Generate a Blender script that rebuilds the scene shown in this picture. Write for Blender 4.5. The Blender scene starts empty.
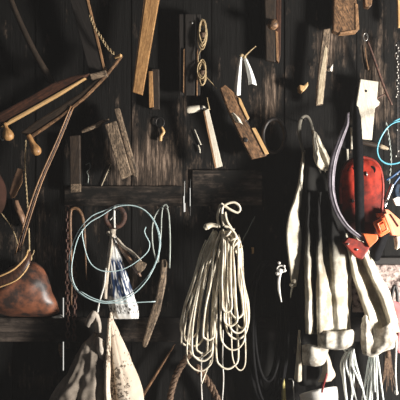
import bpy, math, random
from mathutils import Vector, noise
random.seed(7)
PI = math.pi
C = bpy.context.scene.collection
sc = bpy.context.scene

# ------------------------------------------------------------------ space
D, Z0, S = 3.2, 1.6, 0.005          # camera distance to the wall, eye height, metres per pixel on the wall


def P(px, py, d=0.0):
    """point standing d metres in front of the plank wall"""
    k = (D - d) / D
    return Vector(((px - 200) * S * k, -d, Z0 + (200 - py) * S * k))


# ------------------------------------------------------------------ mesh builder
def crom(p0, p1, p2, p3, t):
    t2, t3 = t * t, t * t * t
    return 0.5 * ((2 * p1) + (p2 - p0) * t + (2 * p0 - 5 * p1 + 4 * p2 - p3) * t2 + (3 * p1 - p0 - 3 * p2 + p3) * t3)


def smooth(pts, n=6, closed=False):
    pts = [Vector(p) if not isinstance(p, Vector) else p for p in pts]
    m = len(pts)
    if m < 3 and not closed:
        return [pts[0].lerp(pts[-1], i / n) for i in range(n + 1)]
    out = []
    segs = m if closed else m - 1
    for i in range(segs):
        if closed:
            a, b, c, d = pts[i - 1], pts[i], pts[(i + 1) % m], pts[(i + 2) % m]
        else:
            b, c = pts[i], pts[i + 1]
            a = pts[i - 1] if i > 0 else b * 2 - c
            d = pts[i + 2] if i + 2 < m else c * 2 - b
        for k in range(n):
            out.append(crom(a, b, c, d, k / n))
    if not closed:
        out.append(pts[-1].copy())
    return out


def lerp_list(vals, t):
    if not isinstance(vals, (list, tuple)):
        return vals
    x = t * (len(vals) - 1)
    i = min(int(x), len(vals) - 2)
    return vals[i] + (vals[i + 1] - vals[i]) * (x - i)


class MB:
    def __init__(s):
        s.v, s.f, s.uv, s.sm = [], [], [], []

    def face(s, idx, uvs, sm=False):
        s.f.append(tuple(idx)); s.uv.append(uvs); s.sm.append(sm)

    # extruded outline: pts in pixels at depth d (front face), t metres thick towards the wall
    def prism(s, pts, d, t, axis=None):
        F = [P(x, y, d if len(q) == 0 else q[0]) for x, y, *q in pts]
        B = [p + Vector((0, t, 0)) for p in F]
        if axis is None:
            best = (0, None)
            for a in F:
                for b in F:
                    l = (a - b).length
                    if l > best[0]:
                        best = (l, (a - b))
            ax = best[1].normalized()
        else:
            ax = (P(*axis[1]) - P(*axis[0])).normalized()
        cr = ax.cross(Vector((0, 1, 0))).normalized()
        n = len(F); o = len(s.v)
        # winding: make the front face look at the camera (-y)
        area = sum(F[i].x * F[(i + 1) % n].z - F[(i + 1) % n].x * F[i].z for i in range(n))
        if area < 0:
            F.reverse(); B.reverse()
        s.v += F + B
        uvf = [(p.dot(ax), p.dot(cr)) for p in F]
        s.face(range(o, o + n), uvf)
        s.face([o + n + i for i in reversed(range(n))], [uvf[i] for i in reversed(range(n))])
        for i in range(n):
            j = (i + 1) % n
            s.face((o + j, o + i, o + n + i, o + n + j),
                   [uvf[j], uvf[i], (uvf[i][0], uvf[i][1] + t), (uvf[j][0], uvf[j][1] + t)])
        return s

    def box(s, c, h):
        o = len(s.v)
        for z in (-1, 1):
            for x, y in ((-1, -1), (1, -1), (1, 1), (-1, 1)):
                s.v.append(Vector((c[0] + x * h[0], c[1] + y * h[1], c[2] + z * h[2])))
        lng = 2 if h[2] >= h[0] else 0
        for q in ((0, 1, 5, 4), (1, 2, 6, 5), (2, 3, 7, 6), (3, 0, 4, 7), (4, 5, 6, 7), (3, 2, 1, 0)):
            uv = []
            for k in q:
                p = s.v[o + k]
                uv.append((p[lng], p[2 - lng] + p[1]))
            s.face([o + k for k in q], uv)
        return s

    # swept round section; sq flattens it (second radius = r*sq)
    def tube(s, pts, r, sides=8, n=6, closed=False, sq=1.0, cap=True, raw=False, flatdir=None):
        path = pts if raw else smooth(pts, n, closed)
        m = len(path); o = len(s.v)
        L = 0.0; up = None
        for i, p in enumerate(path):
            if closed:
                tan = path[(i + 1) % m] - path[i - 1]
            else:
                tan = path[min(i + 1, m - 1)] - path[max(i - 1, 0)]
            tan = tan.normalized() if tan.length > 1e-9 else Vector((0, 0, 1))
            if flatdir is not None:
                up = flatdir
            if up is None:
                up = Vector((0, 1, 0)) if abs(tan.y) < 0.9 else Vector((1, 0, 0))
            a = (up - tan * up.dot(tan)).normalized()
            b = tan.cross(a)
            up = a
            if i:
                L += (p - path[i - 1]).length
            rr = lerp_list(r, i / max(1, m - 1))
            for k in range(sides):
                an = 2 * PI * k / sides
                s.v.append(p + (a * math.cos(an) * sq + b * math.sin(an)) * rr)
        Ls = [0.0]
        for i in range(1, m):
            Ls.append(Ls[-1] + (path[i] - path[i - 1]).length)
        rm = r if not isinstance(r, (list, tuple)) else max(r)
        w = 2 * PI * rm / sides
        for i in range(m if closed else m - 1):
            j = (i + 1) % m
            lj = Ls[j] if j else Ls[-1] + 0.01
            for k in range(sides):
                k2 = (k + 1) % sides
                s.face((o + i * sides + k, o + i * sides + k2, o + j * sides + k2, o + j * sides + k),
                       [(Ls[i], w * k), (Ls[i], w * (k + 1)), (lj, w * (k + 1)), (lj, w * k)], True)
        if cap and not closed:
            s.face([o + k for k in reversed(range(sides))], [(0, 0)] * sides, False)
            s.face([o + (m - 1) * sides + k for k in range(sides)], [(Ls[-1], 0)] * sides, False)
        return s

    def twist(s, pts, r, strands=3, pitch=0.05, n=10, sides=6, rs=None):
        path = smooth(pts, n)
        # resample finely
        fine = [path[0]]
        for a, b in zip(path, path[1:]):
            q = max(1, int((b - a).length / (pitch / 7)))
            fine += [a.lerp(b, (k + 1) / q) for k in range(q)]
        rs = rs or r * 0.55
        for st in range(strands):
            L = 0; out = []; up = None
            for i, p in enumerate(fine):
                tan = (fine[min(i + 1, len(fine) - 1)] - fine[max(0, i - 1)]).normalized()
                if up is None:
                    up = Vector((0, 1, 0)) if abs(tan.y) < .9 else Vector((1, 0, 0))
                a = (up - tan * up.dot(tan)).normalized(); b = tan.cross(a); up = a
                if i:
                    L += (p - fine[i - 1]).length
                an = 2 * PI * (L / pitch + st / strands)
                out.append(p + (a * math.cos(an) + b * math.sin(an)) * r * 0.6)
            s.tube(out, rs, sides, raw=True)
        return s

    # draped surface through a control net of (px, py, d)
    def net(s, net, nu=6, nv=6, crumple=0.0, cs=18.0):
        rows = [smooth([P(*q) for q in r], nu) for r in net]
        cols = list(zip(*rows))
        cols = [smooth(list(c), nv) for c in cols]
        W, H = len(cols), len(cols[0])
        o = len(s.v)
        for i in range(W):
            for j in range(H):
                p = cols[i][j]
                if crumple:
                    k = noise.noise(p * cs) * crumple + noise.noise(p * cs * 2.7) * crumple * .45
                    p = p + Vector((k * .3, -k, k * .2))
                s.v.append(p)
        ul = [0.0]
        for i in range(1, W):
            ul.append(ul[-1] + (cols[i][H // 2] - cols[i - 1][H // 2]).length)
        vl = [0.0]
        for j in range(1, H):
            vl.append(vl[-1] + (cols[W // 2][j] - cols[W // 2][j - 1]).length)
        for i in range(W - 1):
            for j in range(H - 1):
                s.face((o + i * H + j, o + i * H + j + 1, o + (i + 1) * H + j + 1, o + (i + 1) * H + j),
                       [(ul[i], vl[j]), (ul[i], vl[j + 1]), (ul[i + 1], vl[j + 1]), (ul[i + 1], vl[j])], True)
        return s

    # closed hanging bag: rows of (py, xl, xr, d of the middle, half depth in metres)
    def sack(s, rows, folds=None, sides=72, n=6, crumple=0.0, cs=14.0):
        ctl = [Vector((r[1], r[2], r[0])) for r in rows]
        aux = [Vector((r[3], r[4], 0)) for r in rows]
        A, B = smooth(ctl, n), smooth(aux, n)
        o = len(s.v); m = len(A)
        for i in range(m):
            v = i / (m - 1)
            xl, xr, py = A[i]; dc, hd = B[i].x, max(0.002, B[i].y)
            c = P((xl + xr) / 2, py, dc); hw = abs(xr - xl) / 2 * S
            for k in range(sides):
                th = 2 * PI * k / sides
                g = 1.0 + (folds(th, v) if folds else 0)
                p = c + Vector((math.cos(th) * hw * g, -math.sin(th) * hd * g, 0))
                if crumple:
                    q = noise.noise(p * cs) * crumple + noise.noise(p * cs * 2.3) * crumple * .5
                    p += Vector((math.cos(th) * q * .5, -math.sin(th) * q, q * .3))
                s.v.append(p)
        for i in range(m - 1):
            for k in range(sides):
                k2 = (k + 1) % sides
                s.face((o + i * sides + k, o + (i + 1) * sides + k, o + (i + 1) * sides + k2, o + i * sides + k2),
                       [(k / sides, i / (m - 1)), (k / sides, (i + 1) / (m - 1)),
                        ((k + 1) / sides, (i + 1) / (m - 1)), ((k + 1) / sides, i / (m - 1))], True)
        s.face([o + k for k in range(sides)], [(k / sides, 0) for k in range(sides)], True)
        s.face([o + (m - 1) * sides + k for k in reversed(range(sides))], [(k / sides, 1) for k in range(sides)], True)
        return s

    def ball(s, c, r, seg=14, rings=9):
        """ellipsoid, r = (rx, ry, rz) metres"""
        o = len(s.v)
        for i in range(rings + 1):
            ph = PI * i / rings
            for k in range(seg):
                th = 2 * PI * k / seg
                s.v.append(c + Vector((r[0] * math.sin(ph) * math.cos(th), r[1] * math.sin(ph) * math.sin(th), r[2] * math.cos(ph))))
        for i in range(rings):
            for k in range(seg):
                k2 = (k + 1) % seg
                s.face((o + i * seg + k, o + (i + 1) * seg + k, o + (i + 1) * seg + k2, o + i * seg + k2),
                       [(.02 * k, .02 * i)] * 4, True)
        return s

    # turned shape along an axis from a to b: prof = [(t, r)]
    def lathe(s, a, b, prof, sides=16, n=4):
        pr = smooth([Vector((t, r, 0)) for t, r in prof], n)
        pts = [a.lerp(b, q.x) for q in pr]
        return s.tube(pts, [max(.0005, q.y) for q in pr], sides, raw=True) if False else s._lathe(a, b, pr, sides)

    def _lathe(s, a, b, pr, sides):
        ax = (b - a); L = ax.length; t = ax.normalized()
        u = Vector((0, 1, 0)) if abs(t.y) < .9 else Vector((1, 0, 0))
        u = (u - t * u.dot(t)).normalized(); w = t.cross(u)
        o = len(s.v); m = len(pr)
        for q in pr:
            for k in range(sides):
                an = 2 * PI * k / sides
                s.v.append(a + ax * q.x + (u * math.cos(an) + w * math.sin(an)) * max(.0004, q.y))
        for i in range(m - 1):
            for k in range(sides):
                k2 = (k + 1) % sides
                s.face((o + i * sides + k, o + i * sides + k2, o + (i + 1) * sides + k2, o + (i + 1) * sides + k),
                       [(pr[i].x * L, .004 * k), (pr[i].x * L, .004 * k + .004), (pr[i + 1].x * L, .004 * k + .004), (pr[i + 1].x * L, .004 * k)], True)
        s.face([o + k for k in reversed(range(sides))], [(0, 0)] * sides)
        s.face([o + (m - 1) * sides + k for k in range(sides)], [(L, 0)] * sides)
        return s


def _link(name, mb, mat, origin, parent=None, bevel=0, seg=2, solid=0, sub=0, offset=0):
    me = bpy.data.meshes.new(name)
    me.from_pydata([v - origin for v in mb.v], [], mb.f)
    uvl = me.uv_layers.new(name='UVMap')
    i = 0
    for fu in mb.uv:
        for q in fu:
            uvl.data[i].uv = q; i += 1
    for p, sm in zip(me.polygons, mb.sm):
        p.use_smooth = sm
    me.update()
    o = bpy.data.objects.new(name, me); C.objects.link(o)
    if mat:
        me.materials.append(mat)
    if parent:
        o.parent = parent
    else:
        o.location = origin
    if solid:
        m = o.modifiers.new('thick', 'SOLIDIFY'); m.thickness = solid; m.offset = offset
    if sub:
        m = o.modifiers.new('sub', 'SUBSURF'); m.levels = sub; m.render_levels = sub
    if bevel:
        m = o.modifiers.new('bev', 'BEVEL'); m.width = bevel; m.segments = seg; m.limit_method = 'ANGLE'; m.angle_limit = math.radians(35)
    return o


def tag(o, label=None, cat=None, group=None, kind=None):
    if label: o['label'] = label
    if cat: o['category'] = cat
    if group: o['group'] = group
    if kind: o['kind'] = kind
    return o


class Thing:
    """an Empty at the place the thing hangs or stands, parenting its parts"""
    def __init__(s, name, label, cat, at, group=None):
        s.org = P(*at)
        s.o = bpy.data.objects.new(name, None); C.objects.link(s.o)
        s.o.location = s.org; s.o.empty_display_size = .03
        tag(s.o, label, cat, group)

    def part(s, name, mb, mat, parent=None, label=None, **k):
        o = _link(name, mb, mat, s.org, parent or s.o, **k)
        if label: o['label'] = label
        return o


def nest(t, par, *kids):
    """pieces that sit on a part of the thing go one level deeper"""
    ch = list(t.o.children)
    p = [c for c in ch if c.name.split('.')[0] == par][0]
    for c in ch:
        if c.name.split('.')[0] in kids and c is not p: c.parent = p


def single(name, mb, mat, label, cat, group=None, **k):
    lo = Vector([min(v[i] for v in mb.v) for i in range(3)]); hi = Vector([max(v[i] for v in mb.v) for i in range(3)])
    return tag(_link(name, mb, mat, Vector(((lo.x + hi.x) / 2, (lo.y + hi.y) / 2, lo.z)), **k), label, cat, group)


def struct(name, mb, mat, **k):
    return tag(_link(name, mb, mat, Vector((0, 0, 0)), **k), kind='structure')


# ------------------------------------------------------------------ materials
def _mat(name):
    m = bpy.data.materials.new(name); m.use_nodes = True
    nt = m.node_tree
    for n in list(nt.nodes): nt.nodes.remove(n)
    out = nt.nodes.new('ShaderNodeOutputMaterial'); b = nt.nodes.new('ShaderNodeBsdfPrincipled')
    nt.links.new(b.outputs[0], out.inputs[0])
    return m, nt, b


def _coords(nt, kind, sx, sy, sz=1.0):
    tc = nt.nodes.new('ShaderNodeTexCoord'); mp = nt.nodes.new('ShaderNodeMapping')
    oi = nt.nodes.new('ShaderNodeObjectInfo'); ad = nt.nodes.new('ShaderNodeVectorMath'); ad.operation = 'ADD'
    mu = nt.nodes.new('ShaderNodeMath'); mu.operation = 'MULTIPLY'; mu.inputs[1].default_value = 13.0
    nt.links.new(oi.outputs['Random'], mu.inputs[0])
    nt.links.new(tc.outputs[kind], ad.inputs[0]); nt.links.new(mu.outputs[0], ad.inputs[1])
    nt.links.new(ad.outputs[0], mp.inputs[0]); mp.inputs['Scale'].default_value = (sx, sy, sz)
    return mp.outputs[0]


def _noise(nt, vec, scale=1.0, detail=4, rough=.6):
    n = nt.nodes.new('ShaderNodeTexNoise'); nt.links.new(vec, n.inputs['Vector'])
    n.inputs['Scale'].default_value = scale; n.inputs['Detail'].default_value = detail; n.inputs['Roughness'].default_value = rough
    return n.outputs['Fac']


def _ramp(nt, fac, stops):
    r = nt.nodes.new('ShaderNodeValToRGB'); nt.links.new(fac, r.inputs[0])
    e = r.color_ramp.elements
    while len(e) < len(stops): e.new(.5)
    for el, (p, c) in zip(e, stops):
        el.position = p; el.color = (*c, 1) if len(c) == 3 else c
    return r.outputs[0]


def _mix(nt, a, b, fac, mode='MIX'):
    m = nt.nodes.new('ShaderNodeMix'); m.data_type = 'RGBA'; m.blend_type = mode
    if isinstance(fac, (int, float)): m.inputs[0].default_value = fac
    else: nt.links.new(fac, m.inputs[0])
    for i, x in ((6, a), (7, b)):
        if isinstance(x, tuple): m.inputs[i].default_value = (*x, 1)
        else: nt.links.new(x, m.inputs[i])
    return m.outputs[2]


def _bump(nt, b, h, strength=.3, dist=.002):
    n = nt.nodes.new('ShaderNodeBump'); n.inputs['Strength'].default_value = strength; n.inputs['Distance'].default_value = dist
    nt.links.new(h, n.inputs['Height']); nt.links.new(n.outputs[0], b.inputs['Normal'])


def wood(name, dark, light, rough=.6, dirt=.45, dirtcol=(.012, .009, .007), bump=.5, gl=9, gw=150, spec=.4):
    m, nt, b = _mat(name)
    v = _coords(nt, 'UV', gl, gw)
    g = _noise(nt, v, 1.0, 5, .65)
    col = _ramp(nt, g, [(.3, dark), (.68, light)])
    v2 = _coords(nt, 'UV', 11, 22)
    dn = _noise(nt, v2, 1.6, 5, .7)
    f = _ramp(nt, dn, [(.5 - .28 * dirt - .06, (1, 1, 1)), (.62, (0, 0, 0))]) if dirt else None
    if dirt:
        inv = nt.nodes.new('ShaderNodeMath'); inv.operation = 'MULTIPLY'; inv.inputs[1].default_value = min(1, dirt * 1.6)
        nt.links.new(f, inv.inputs[0])
        col = _mix(nt, col, dirtcol, inv.outputs[0])
    if dirt:
        gr = _noise(nt, _coords(nt, 'UV', 60, 160), 1.0, 4, .7)
        gf = _ramp(nt, gr, [(.40, (1, 1, 1)), (.56, (0, 0, 0))])
        gm = nt.nodes.new('ShaderNodeMath'); gm.operation = 'MULTIPLY'; gm.inputs[1].default_value = min(.8, dirt * 1.5)
        nt.links.new(gf, gm.inputs[0])
        col = _mix(nt, col, dirtcol, gm.outputs[0])
    nt.links.new(col, b.inputs['Base Color'])
    b.inputs['Roughness'].default_value = rough; b.inputs['Specular IOR Level'].default_value = spec
    _bump(nt, b, g, bump, .003)
    return m


def cloth(name, col, stain=(.2, .13, .06), amount=.3, scale=9, rough=.9, bump=.25, spots=0.0, spec=.2):
    m, nt, b = _mat(name)
    v = _coords(nt, 'Object', 1, 1, 1)
    n = _noise(nt, v, scale, 6, .65)
    fac = _ramp(nt, n, [(.42, (1, 1, 1)), (.42 + .25, (0, 0, 0))])
    mu = nt.nodes.new('ShaderNodeMath'); mu.operation = 'MULTIPLY'; mu.inputs[1].default_value = amount
    nt.links.new(fac, mu.inputs[0])
    c = _mix(nt, col, stain, mu.outputs[0])
    if spots:
        s2 = _noise(nt, v, 85, 3, .6)
        s3 = _noise(nt, v, 7, 2, .5)
        ma = nt.nodes.new('ShaderNodeMath'); ma.operation = 'MULTIPLY'
        nt.links.new(s2, ma.inputs[0]); nt.links.new(s3, ma.inputs[1])
        f2 = _ramp(nt, ma.outputs[0], [(.295, (0, 0, 0)), (.335, (1, 1, 1))])
        mu2 = nt.nodes.new('ShaderNodeMath'); mu2.operation = 'MULTIPLY'; mu2.inputs[1].default_value = spots
        nt.links.new(f2, mu2.inputs[0])
        c = _mix(nt, c, (.035, .02, .01), mu2.outputs[0])
    nt.links.new(c, b.inputs['Base Color'])
    b.inputs['Roughness'].default_value = rough; b.inputs['Specular IOR Level'].default_value = spec
    w = _noise(nt, v, 380, 2, .5)
    _bump(nt, b, w, bump, .0015)
    return m


def plain(name, col, col2=None, rough=.5, metal=0.0, scale=25, bump=.15, spec=.5, lo=.4, hi=.65):
    m, nt, b = _mat(name)
    v = _coords(nt, 'Object', 1, 1, 1)
    n = _noise(nt, v, scale, 5, .65)
    c = _ramp(nt, n, [(lo, col), (hi, col2 or tuple(x * .6 for x in col))])
    nt.links.new(c, b.inputs['Base Color'])
    b.inputs['Roughness'].default_value = rough; b.inputs['Metallic'].default_value = metal
    b.inputs['Specular IOR Level'].default_value = spec
    if bump: _bump(nt, b, n, bump, .002)
    return m


def wall_mat(name, dark, mid, light, th=.52, horiz=False, lit_patches=()):
    """soot-black boards; lit_patches = places (x, z, half width, half height, strength) showing bare wood, painted in where light falls"""
    m, nt, b = _mat(name)
    if horiz: v = _coords(nt, 'Object', 1.2, 1, 16); v2 = _coords(nt, 'Object', 5, 1, 9)
    else: v = _coords(nt, 'Object', 22, 1, 1.8); v2 = _coords(nt, 'Object', 9, 1, 4)
    g = _noise(nt, v, 2.2, 7, .72)
    bl = _noise(nt, v2, 1.3, 6, .72)
    wood_c = _ramp(nt, g, [(.36, dark), (.50, mid), (.68, light)])
    fac = bl
    if lit_patches:
        tc = nt.nodes.new('ShaderNodeTexCoord'); tot = None
        for x, z, hx, hz_, st in lit_patches:
            mp = nt.nodes.new('ShaderNodeMapping'); nt.links.new(tc.outputs['Object'], mp.inputs[0])
            mp.vector_type = 'TEXTURE'
            mp.inputs['Location'].default_value = (x, 0, z); mp.inputs['Scale'].default_value = (hx, 50, hz_)
            gr = nt.nodes.new('ShaderNodeTexGradient'); gr.gradient_type = 'QUADRATIC_SPHERE'; nt.links.new(mp.outputs[0], gr.inputs[0])
            mu = nt.nodes.new('ShaderNodeMath'); mu.operation = 'MULTIPLY'; mu.inputs[1].default_value = st; nt.links.new(gr.outputs['Fac'], mu.inputs[0])
            if tot is None: tot = mu.outputs[0]
            else:
                ad = nt.nodes.new('ShaderNodeMath'); ad.operation = 'MAXIMUM'; nt.links.new(tot, ad.inputs[0]); nt.links.new(mu.outputs[0], ad.inputs[1]); tot = ad.outputs[0]
        ad = nt.nodes.new('ShaderNodeMath'); ad.operation = 'ADD'; nt.links.new(bl, ad.inputs[0]); nt.links.new(tot, ad.inputs[1]); fac = ad.outputs[0]
    f = _ramp(nt, fac, [(th - .05, (0, 0, 0)), (th + .17, (1, 1, 1))])
    c = _mix(nt, dark, wood_c, f)
    nt.links.new(c, b.inputs['Base Color'])
    b.inputs['Roughness'].default_value = .8; b.inputs['Specular IOR Level'].default_value = .15
    _bump(nt, b, g, .8, .006)
    return m


def wz(px, py, hx, hy, st):
    q = P(px, py); return (q.x, q.z, hx * S, hy * S, st)


M = {}
M['boards'] = wall_mat('sooty boards', (.0065, .006, .0055), (.075, .053, .039), (.42, .30, .22), .64,
                       lit_patches=[wz(150, 165, 120, 95, .36), wz(165, 195, 70, 55, .26), wz(272, 95, 30, 70, .36), wz(375, 85, 42, 110, .38), wz(225, 190, 55, 50, .32), wz(335, 50, 40, 60, .28), wz(30, 240, 80, 80, .22), wz(190, 60, 20, 70, .2), wz(130, 280, 70, 60, .22), wz(30, 380, 60, 40, .12)])  # brown patches painted where light falls on the boards
M['hboards'] = wall_mat('sooty cross boards', (.009, .008, .007), (.06, .045, .035), (.27, .20, .16), .48, True)
M['rail'] = wall_mat('brown rail', (.012, .010, .009), (.075, .058, .047), (.19, .145, .118), .66, True,
                     lit_patches=[wz(15, 329, 120, 70, .42), wz(140, 329, 45, 40, .3), wz(380, 329, 60, 40, .3)])
M['whitewash'] = plain('flaking whitewash', (.60, .48, .43), (.06, .04, .035), .9, 0, 26, .9, .2, .40, .60)
M['ground'] = plain('earth floor', (.05, .04, .032), (.025, .02, .016), .95, 0, 8)
M['wood_black'] = wood('blackened wood', (.008, .0065, .0055), (.024, .018, .014), .65, .3)
M['wood_dark'] = wood('dark wood', (.018, .012, .008), (.075, .048, .030), .55, .4)
M['wood_brown'] = wood('brown wood', (.12, .06, .028), (.48, .26, .13), .5, .5)
M['wood_honey'] = wood('honey wood', (.32, .15, .055), (.66, .37, .15), .45, .25, (.10, .05, .02))
M['wood_pale'] = wood('pale wood', (.45, .36, .24), (.72, .62, .45), .5, .25, (.16, .09, .04))
M['wood_bright'] = wood('bright wood', (.42, .23, .09), (.80, .53, .25), .4, .12, (.2, .1, .04))  # also paints the lit edges of a handle and the hand plane
M['wood_grey'] = wood('weathered wood', (.12, .08, .05), (.52, .37, .245), .6, .55)
M['wood_white'] = wood('bleached wood', (.62, .56, .45), (.86, .81, .69), .6, .12, (.3, .2, .1), .3)
M['wood_red'] = wood('reddish wood', (.04, .017, .010), (.14, .055, .03), .45, .4)
M['edge_brown'] = wood('brown edge wood', (.24, .12, .055), (.52, .29, .145), .45, .25)  # also paints lit edges on dark boards and blocks
M['iron'] = plain('dark iron', (.018, .017, .017), (.045, .035, .03), .5, .4, 40)
M['rust'] = plain('rusty iron', (.13, .06, .04), (.05, .03, .025), .7, .2, 60, .5)
M['steel'] = plain('worn steel', (.45, .44, .42), (.2, .18, .16), .35, .85, 40)
M['rope'] = plain('cream rope', (.78, .71, .58), (.55, .47, .35), .85, 0, 30, .2, .2)
M['rope_brown'] = plain('brown rope', (.20, .13, .085), (.05, .03, .022), .85, 0, 70, .4, .2)
M['twine'] = plain('tan twine', (.50, .38, .22), (.28, .19, .10), .85, 0, 60, .2, .2)
M['string'] = plain('white string', (.75, .73, .68), (.55, .5, .45), .8, 0, 40, .1, .2)
M['canvas'] = cloth('cream canvas', (.72, .67, .55), (.17, .12, .07), .6, 9)
def f_src(src, below, dark_tone):
    return (dark_tone, src) if below else (src, dark_tone)


def darkened(name, col, stain, top, length, m=None, below=False, dark_tone=(.005, .0045, .004)):  # fades a colour to a dark tone; on the legs it paints shade
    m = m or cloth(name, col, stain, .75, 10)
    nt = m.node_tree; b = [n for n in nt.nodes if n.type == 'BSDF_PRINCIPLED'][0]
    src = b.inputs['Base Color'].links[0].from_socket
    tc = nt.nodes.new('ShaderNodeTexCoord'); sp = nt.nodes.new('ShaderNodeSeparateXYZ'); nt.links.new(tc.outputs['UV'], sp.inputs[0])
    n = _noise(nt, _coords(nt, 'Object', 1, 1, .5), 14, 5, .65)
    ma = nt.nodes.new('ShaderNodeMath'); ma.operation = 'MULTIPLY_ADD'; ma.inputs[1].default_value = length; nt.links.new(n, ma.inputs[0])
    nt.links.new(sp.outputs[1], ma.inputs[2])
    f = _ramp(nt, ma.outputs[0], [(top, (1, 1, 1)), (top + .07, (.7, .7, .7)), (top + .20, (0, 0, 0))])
    c = _mix(nt, f_src(src, below, dark_tone)[0], f_src(src, below, dark_tone)[1], f)
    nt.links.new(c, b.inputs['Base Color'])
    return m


M['canvas_leg'] = darkened('cream canvas, shade painted above', (.72, .68, .58), (.17, .13, .075), .35, .26)  # legs painted black towards the top for their shade
M['canvas_hem'] = cloth('cuff canvas', (.74, .70, .61), (.10, .07, .045), .75, 20)
M['canvas_dark'] = cloth('dark shade canvas', (.007, .0065, .006), (.012, .011, .009), .5, 6)  # near-black canvas painting the shade on the overalls
M['sackcloth'] = cloth('stained white sackcloth', (.66, .57, .47), (.36, .25, .16), .45, 6, spots=.85)
M['sackcloth_tie'] = cloth('grey white sackcloth', (.62, .55, .47), (.12, .09, .07), .6, 12)
M['sack_grey'] = cloth('grubby grey sackcloth', (.36, .30, .245), (.08, .065, .05), .7, 8)
M['tie'] = cloth('tied cloth', (.62, .55, .46), (.25, .19, .13), .5, 20)
M['leather'] = plain('brown leather', (.30, .17, .10), (.10, .055, .035), .5, 0, 14, .3)
M['copper'] = plain('russet leather', (.23, .085, .045), (.04, .027, .023), .42, 0, 13, .3, .5, .40, .60)
M['clay'] = plain('red brown clay', (.055, .025, .018), (.03, .015, .01), .9, 0, 12, .3, .1)
M['strap_cloth'] = cloth('dim grey cloth', (.22, .20, .165), (.08, .07, .055), .5, 18)
M['wire'] = plain('pale turquoise wire', (.60, .74, .74), (.42, .58, .60), .4, 0, 30, 0)
M['wire_cyan'] = plain('turquoise wire', (.16, .50, .62), (.10, .38, .5), .35, 0, 30, 0)
M['wire_grey'] = plain('grey green wire', (.34, .37, .34), (.2, .21, .18), .5, .2, 30, 0)
M['rubber'] = plain('black rubber', (.007, .007, .0075), (.011, .0105, .0105), .75, 0, 30, .1, .05)
M['webbing'] = plain('black webbing', (.005, .005, .006), (.009, .009, .010), .85, 0, 60, .3, .08)
M['lilac'] = plain('lilac grey strap', (.23, .205, .23), (.10, .085, .10), .7, 0, 22, .2, .25)
M['stripe'] = plain('pale lilac stripe', (.40, .36, .40), (.22, .19, .22), .5, 0, 40, .1)
M['red'] = plain('red plastic', (.34, .032, .017), (.07, .012, .009), .5, 0, 15, .2, .4)
M['red_darkened'] = darkened('', None, None, .235, .26, plain('red plastic, darker below', (.40, .032, .016), (.09, .012, .008), .7, 0, 18, .2, .12), True, (.035, .007, .006))  # red turns dark maroon towards the bottom
M['maroon'] = plain('grimy maroon plastic', (.06, .008, .006), (.025, .005, .004), .7, 0, 10, .1, .15)
M['orange'] = plain('orange plastic', (.88, .20, .06), (.72, .13, .035), .4, 0, 14, .1)
M['salmon'] = plain('faded orange plastic', (.85, .38, .22), (.75, .28, .14), .5, 0, 14, .1)
M['pink'] = cloth('pink cloth', (.58, .21, .22), (.35, .1, .1), .3, 20)
M['blue'] = plain('blue plastic', (.025, .08, .19), (.012, .035, .08), .4, 0, 20, 0)
M['navy'] = plain('dark navy webbing', (.012, .026, .05), (.006, .012, .022), .7, 0, 40, .2, .2)
M['white'] = plain('white cloth', (.85, .85, .82), (.75, .74, .7), .8, 0, 20, .1, .2)
M['enamel'] = plain('white enamel', (.84, .80, .74), (.72, .66, .58), .3, 0, 8, .05)
M['redcloth'] = plain('red cloth', (.22, .015, .015), (.12, .01, .01), .7, 0, 30, .1)
M['yellow'] = cloth('yellow webbing', (.72, .62, .25), (.4, .33, .1), .4, 20)
M['teal_white'] = plain('pale cord', (.88, .90, .86), (.62, .66, .63), .8, 0, 25, .1, .2)
M['paper'] = plain('paper', (.82, .78, .70), (.7, .66, .6), .8, 0, 30, 0, .2)


def bag_mat():
    m, nt, b = _mat('white plastic bag with blue print')
    tc = nt.nodes.new('ShaderNodeTexCoord'); sp = nt.nodes.new('ShaderNodeSeparateXYZ')
    nt.links.new(tc.outputs['UV'], sp.inputs[0])
    band = _ramp(nt, sp.outputs[1], [(.26, (0, 0, 0)), (.31, (1, 1, 1)), (.62, (1, 1, 1)), (.66, (0, 0, 0))])
    mp = nt.nodes.new('ShaderNodeMapping'); nt.links.new(tc.outputs['UV'], mp.inputs[0]); mp.inputs['Scale'].default_value = (34, 9, 1)
    br = nt.nodes.new('ShaderNodeTexNoise'); nt.links.new(mp.outputs[0], br.inputs['Vector']); br.inputs['Scale'].default_value = 1.0; br.inputs['Detail'].default_value = 1
    blk = _ramp(nt, br.outputs['Fac'], [(.52, (1, 1, 1)), (.6, (.12, .12, .12))])
    mu = nt.nodes.new('ShaderNodeMath'); mu.operation = 'MULTIPLY'
    nt.links.new(band, mu.inputs[0]); nt.links.new(blk, mu.inputs[1])
    c = _mix(nt, (.74, .73, .70), (.014, .032, .085), mu.outputs[0])
    low = _ramp(nt, sp.outputs[1], [(.70, (0, 0, 0)), (.73, (1, 1, 1)), (.84, (1, 1, 1)), (.87, (0, 0, 0))])
    mp2 = nt.nodes.new('ShaderNodeMapping'); nt.links.new(tc.outputs['UV'], mp2.inputs[0]); mp2.inputs['Scale'].default_value = (70, 16, 1)
    n2 = nt.nodes.new('ShaderNodeTexNoise'); nt.links.new(mp2.outputs[0], n2.inputs['Vector']); n2.inputs['Scale'].default_value = 1.0
    b2 = _ramp(nt, n2.outputs['Fac'], [(.45, (1, 1, 1)), (.5, (0, 0, 0))])
    mu3 = nt.nodes.new('ShaderNodeMath'); mu3.operation = 'MULTIPLY'
    nt.links.new(low, mu3.inputs[0]); nt.links.new(b2, mu3.inputs[1])
    c = _mix(nt, c, (.05, .045, .04), mu3.outputs[0])
    nt.links.new(c, b.inputs['Base Color']); b.inputs['Roughness'].default_value = .4
    return m


M['bag'] = bag_mat()


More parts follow.
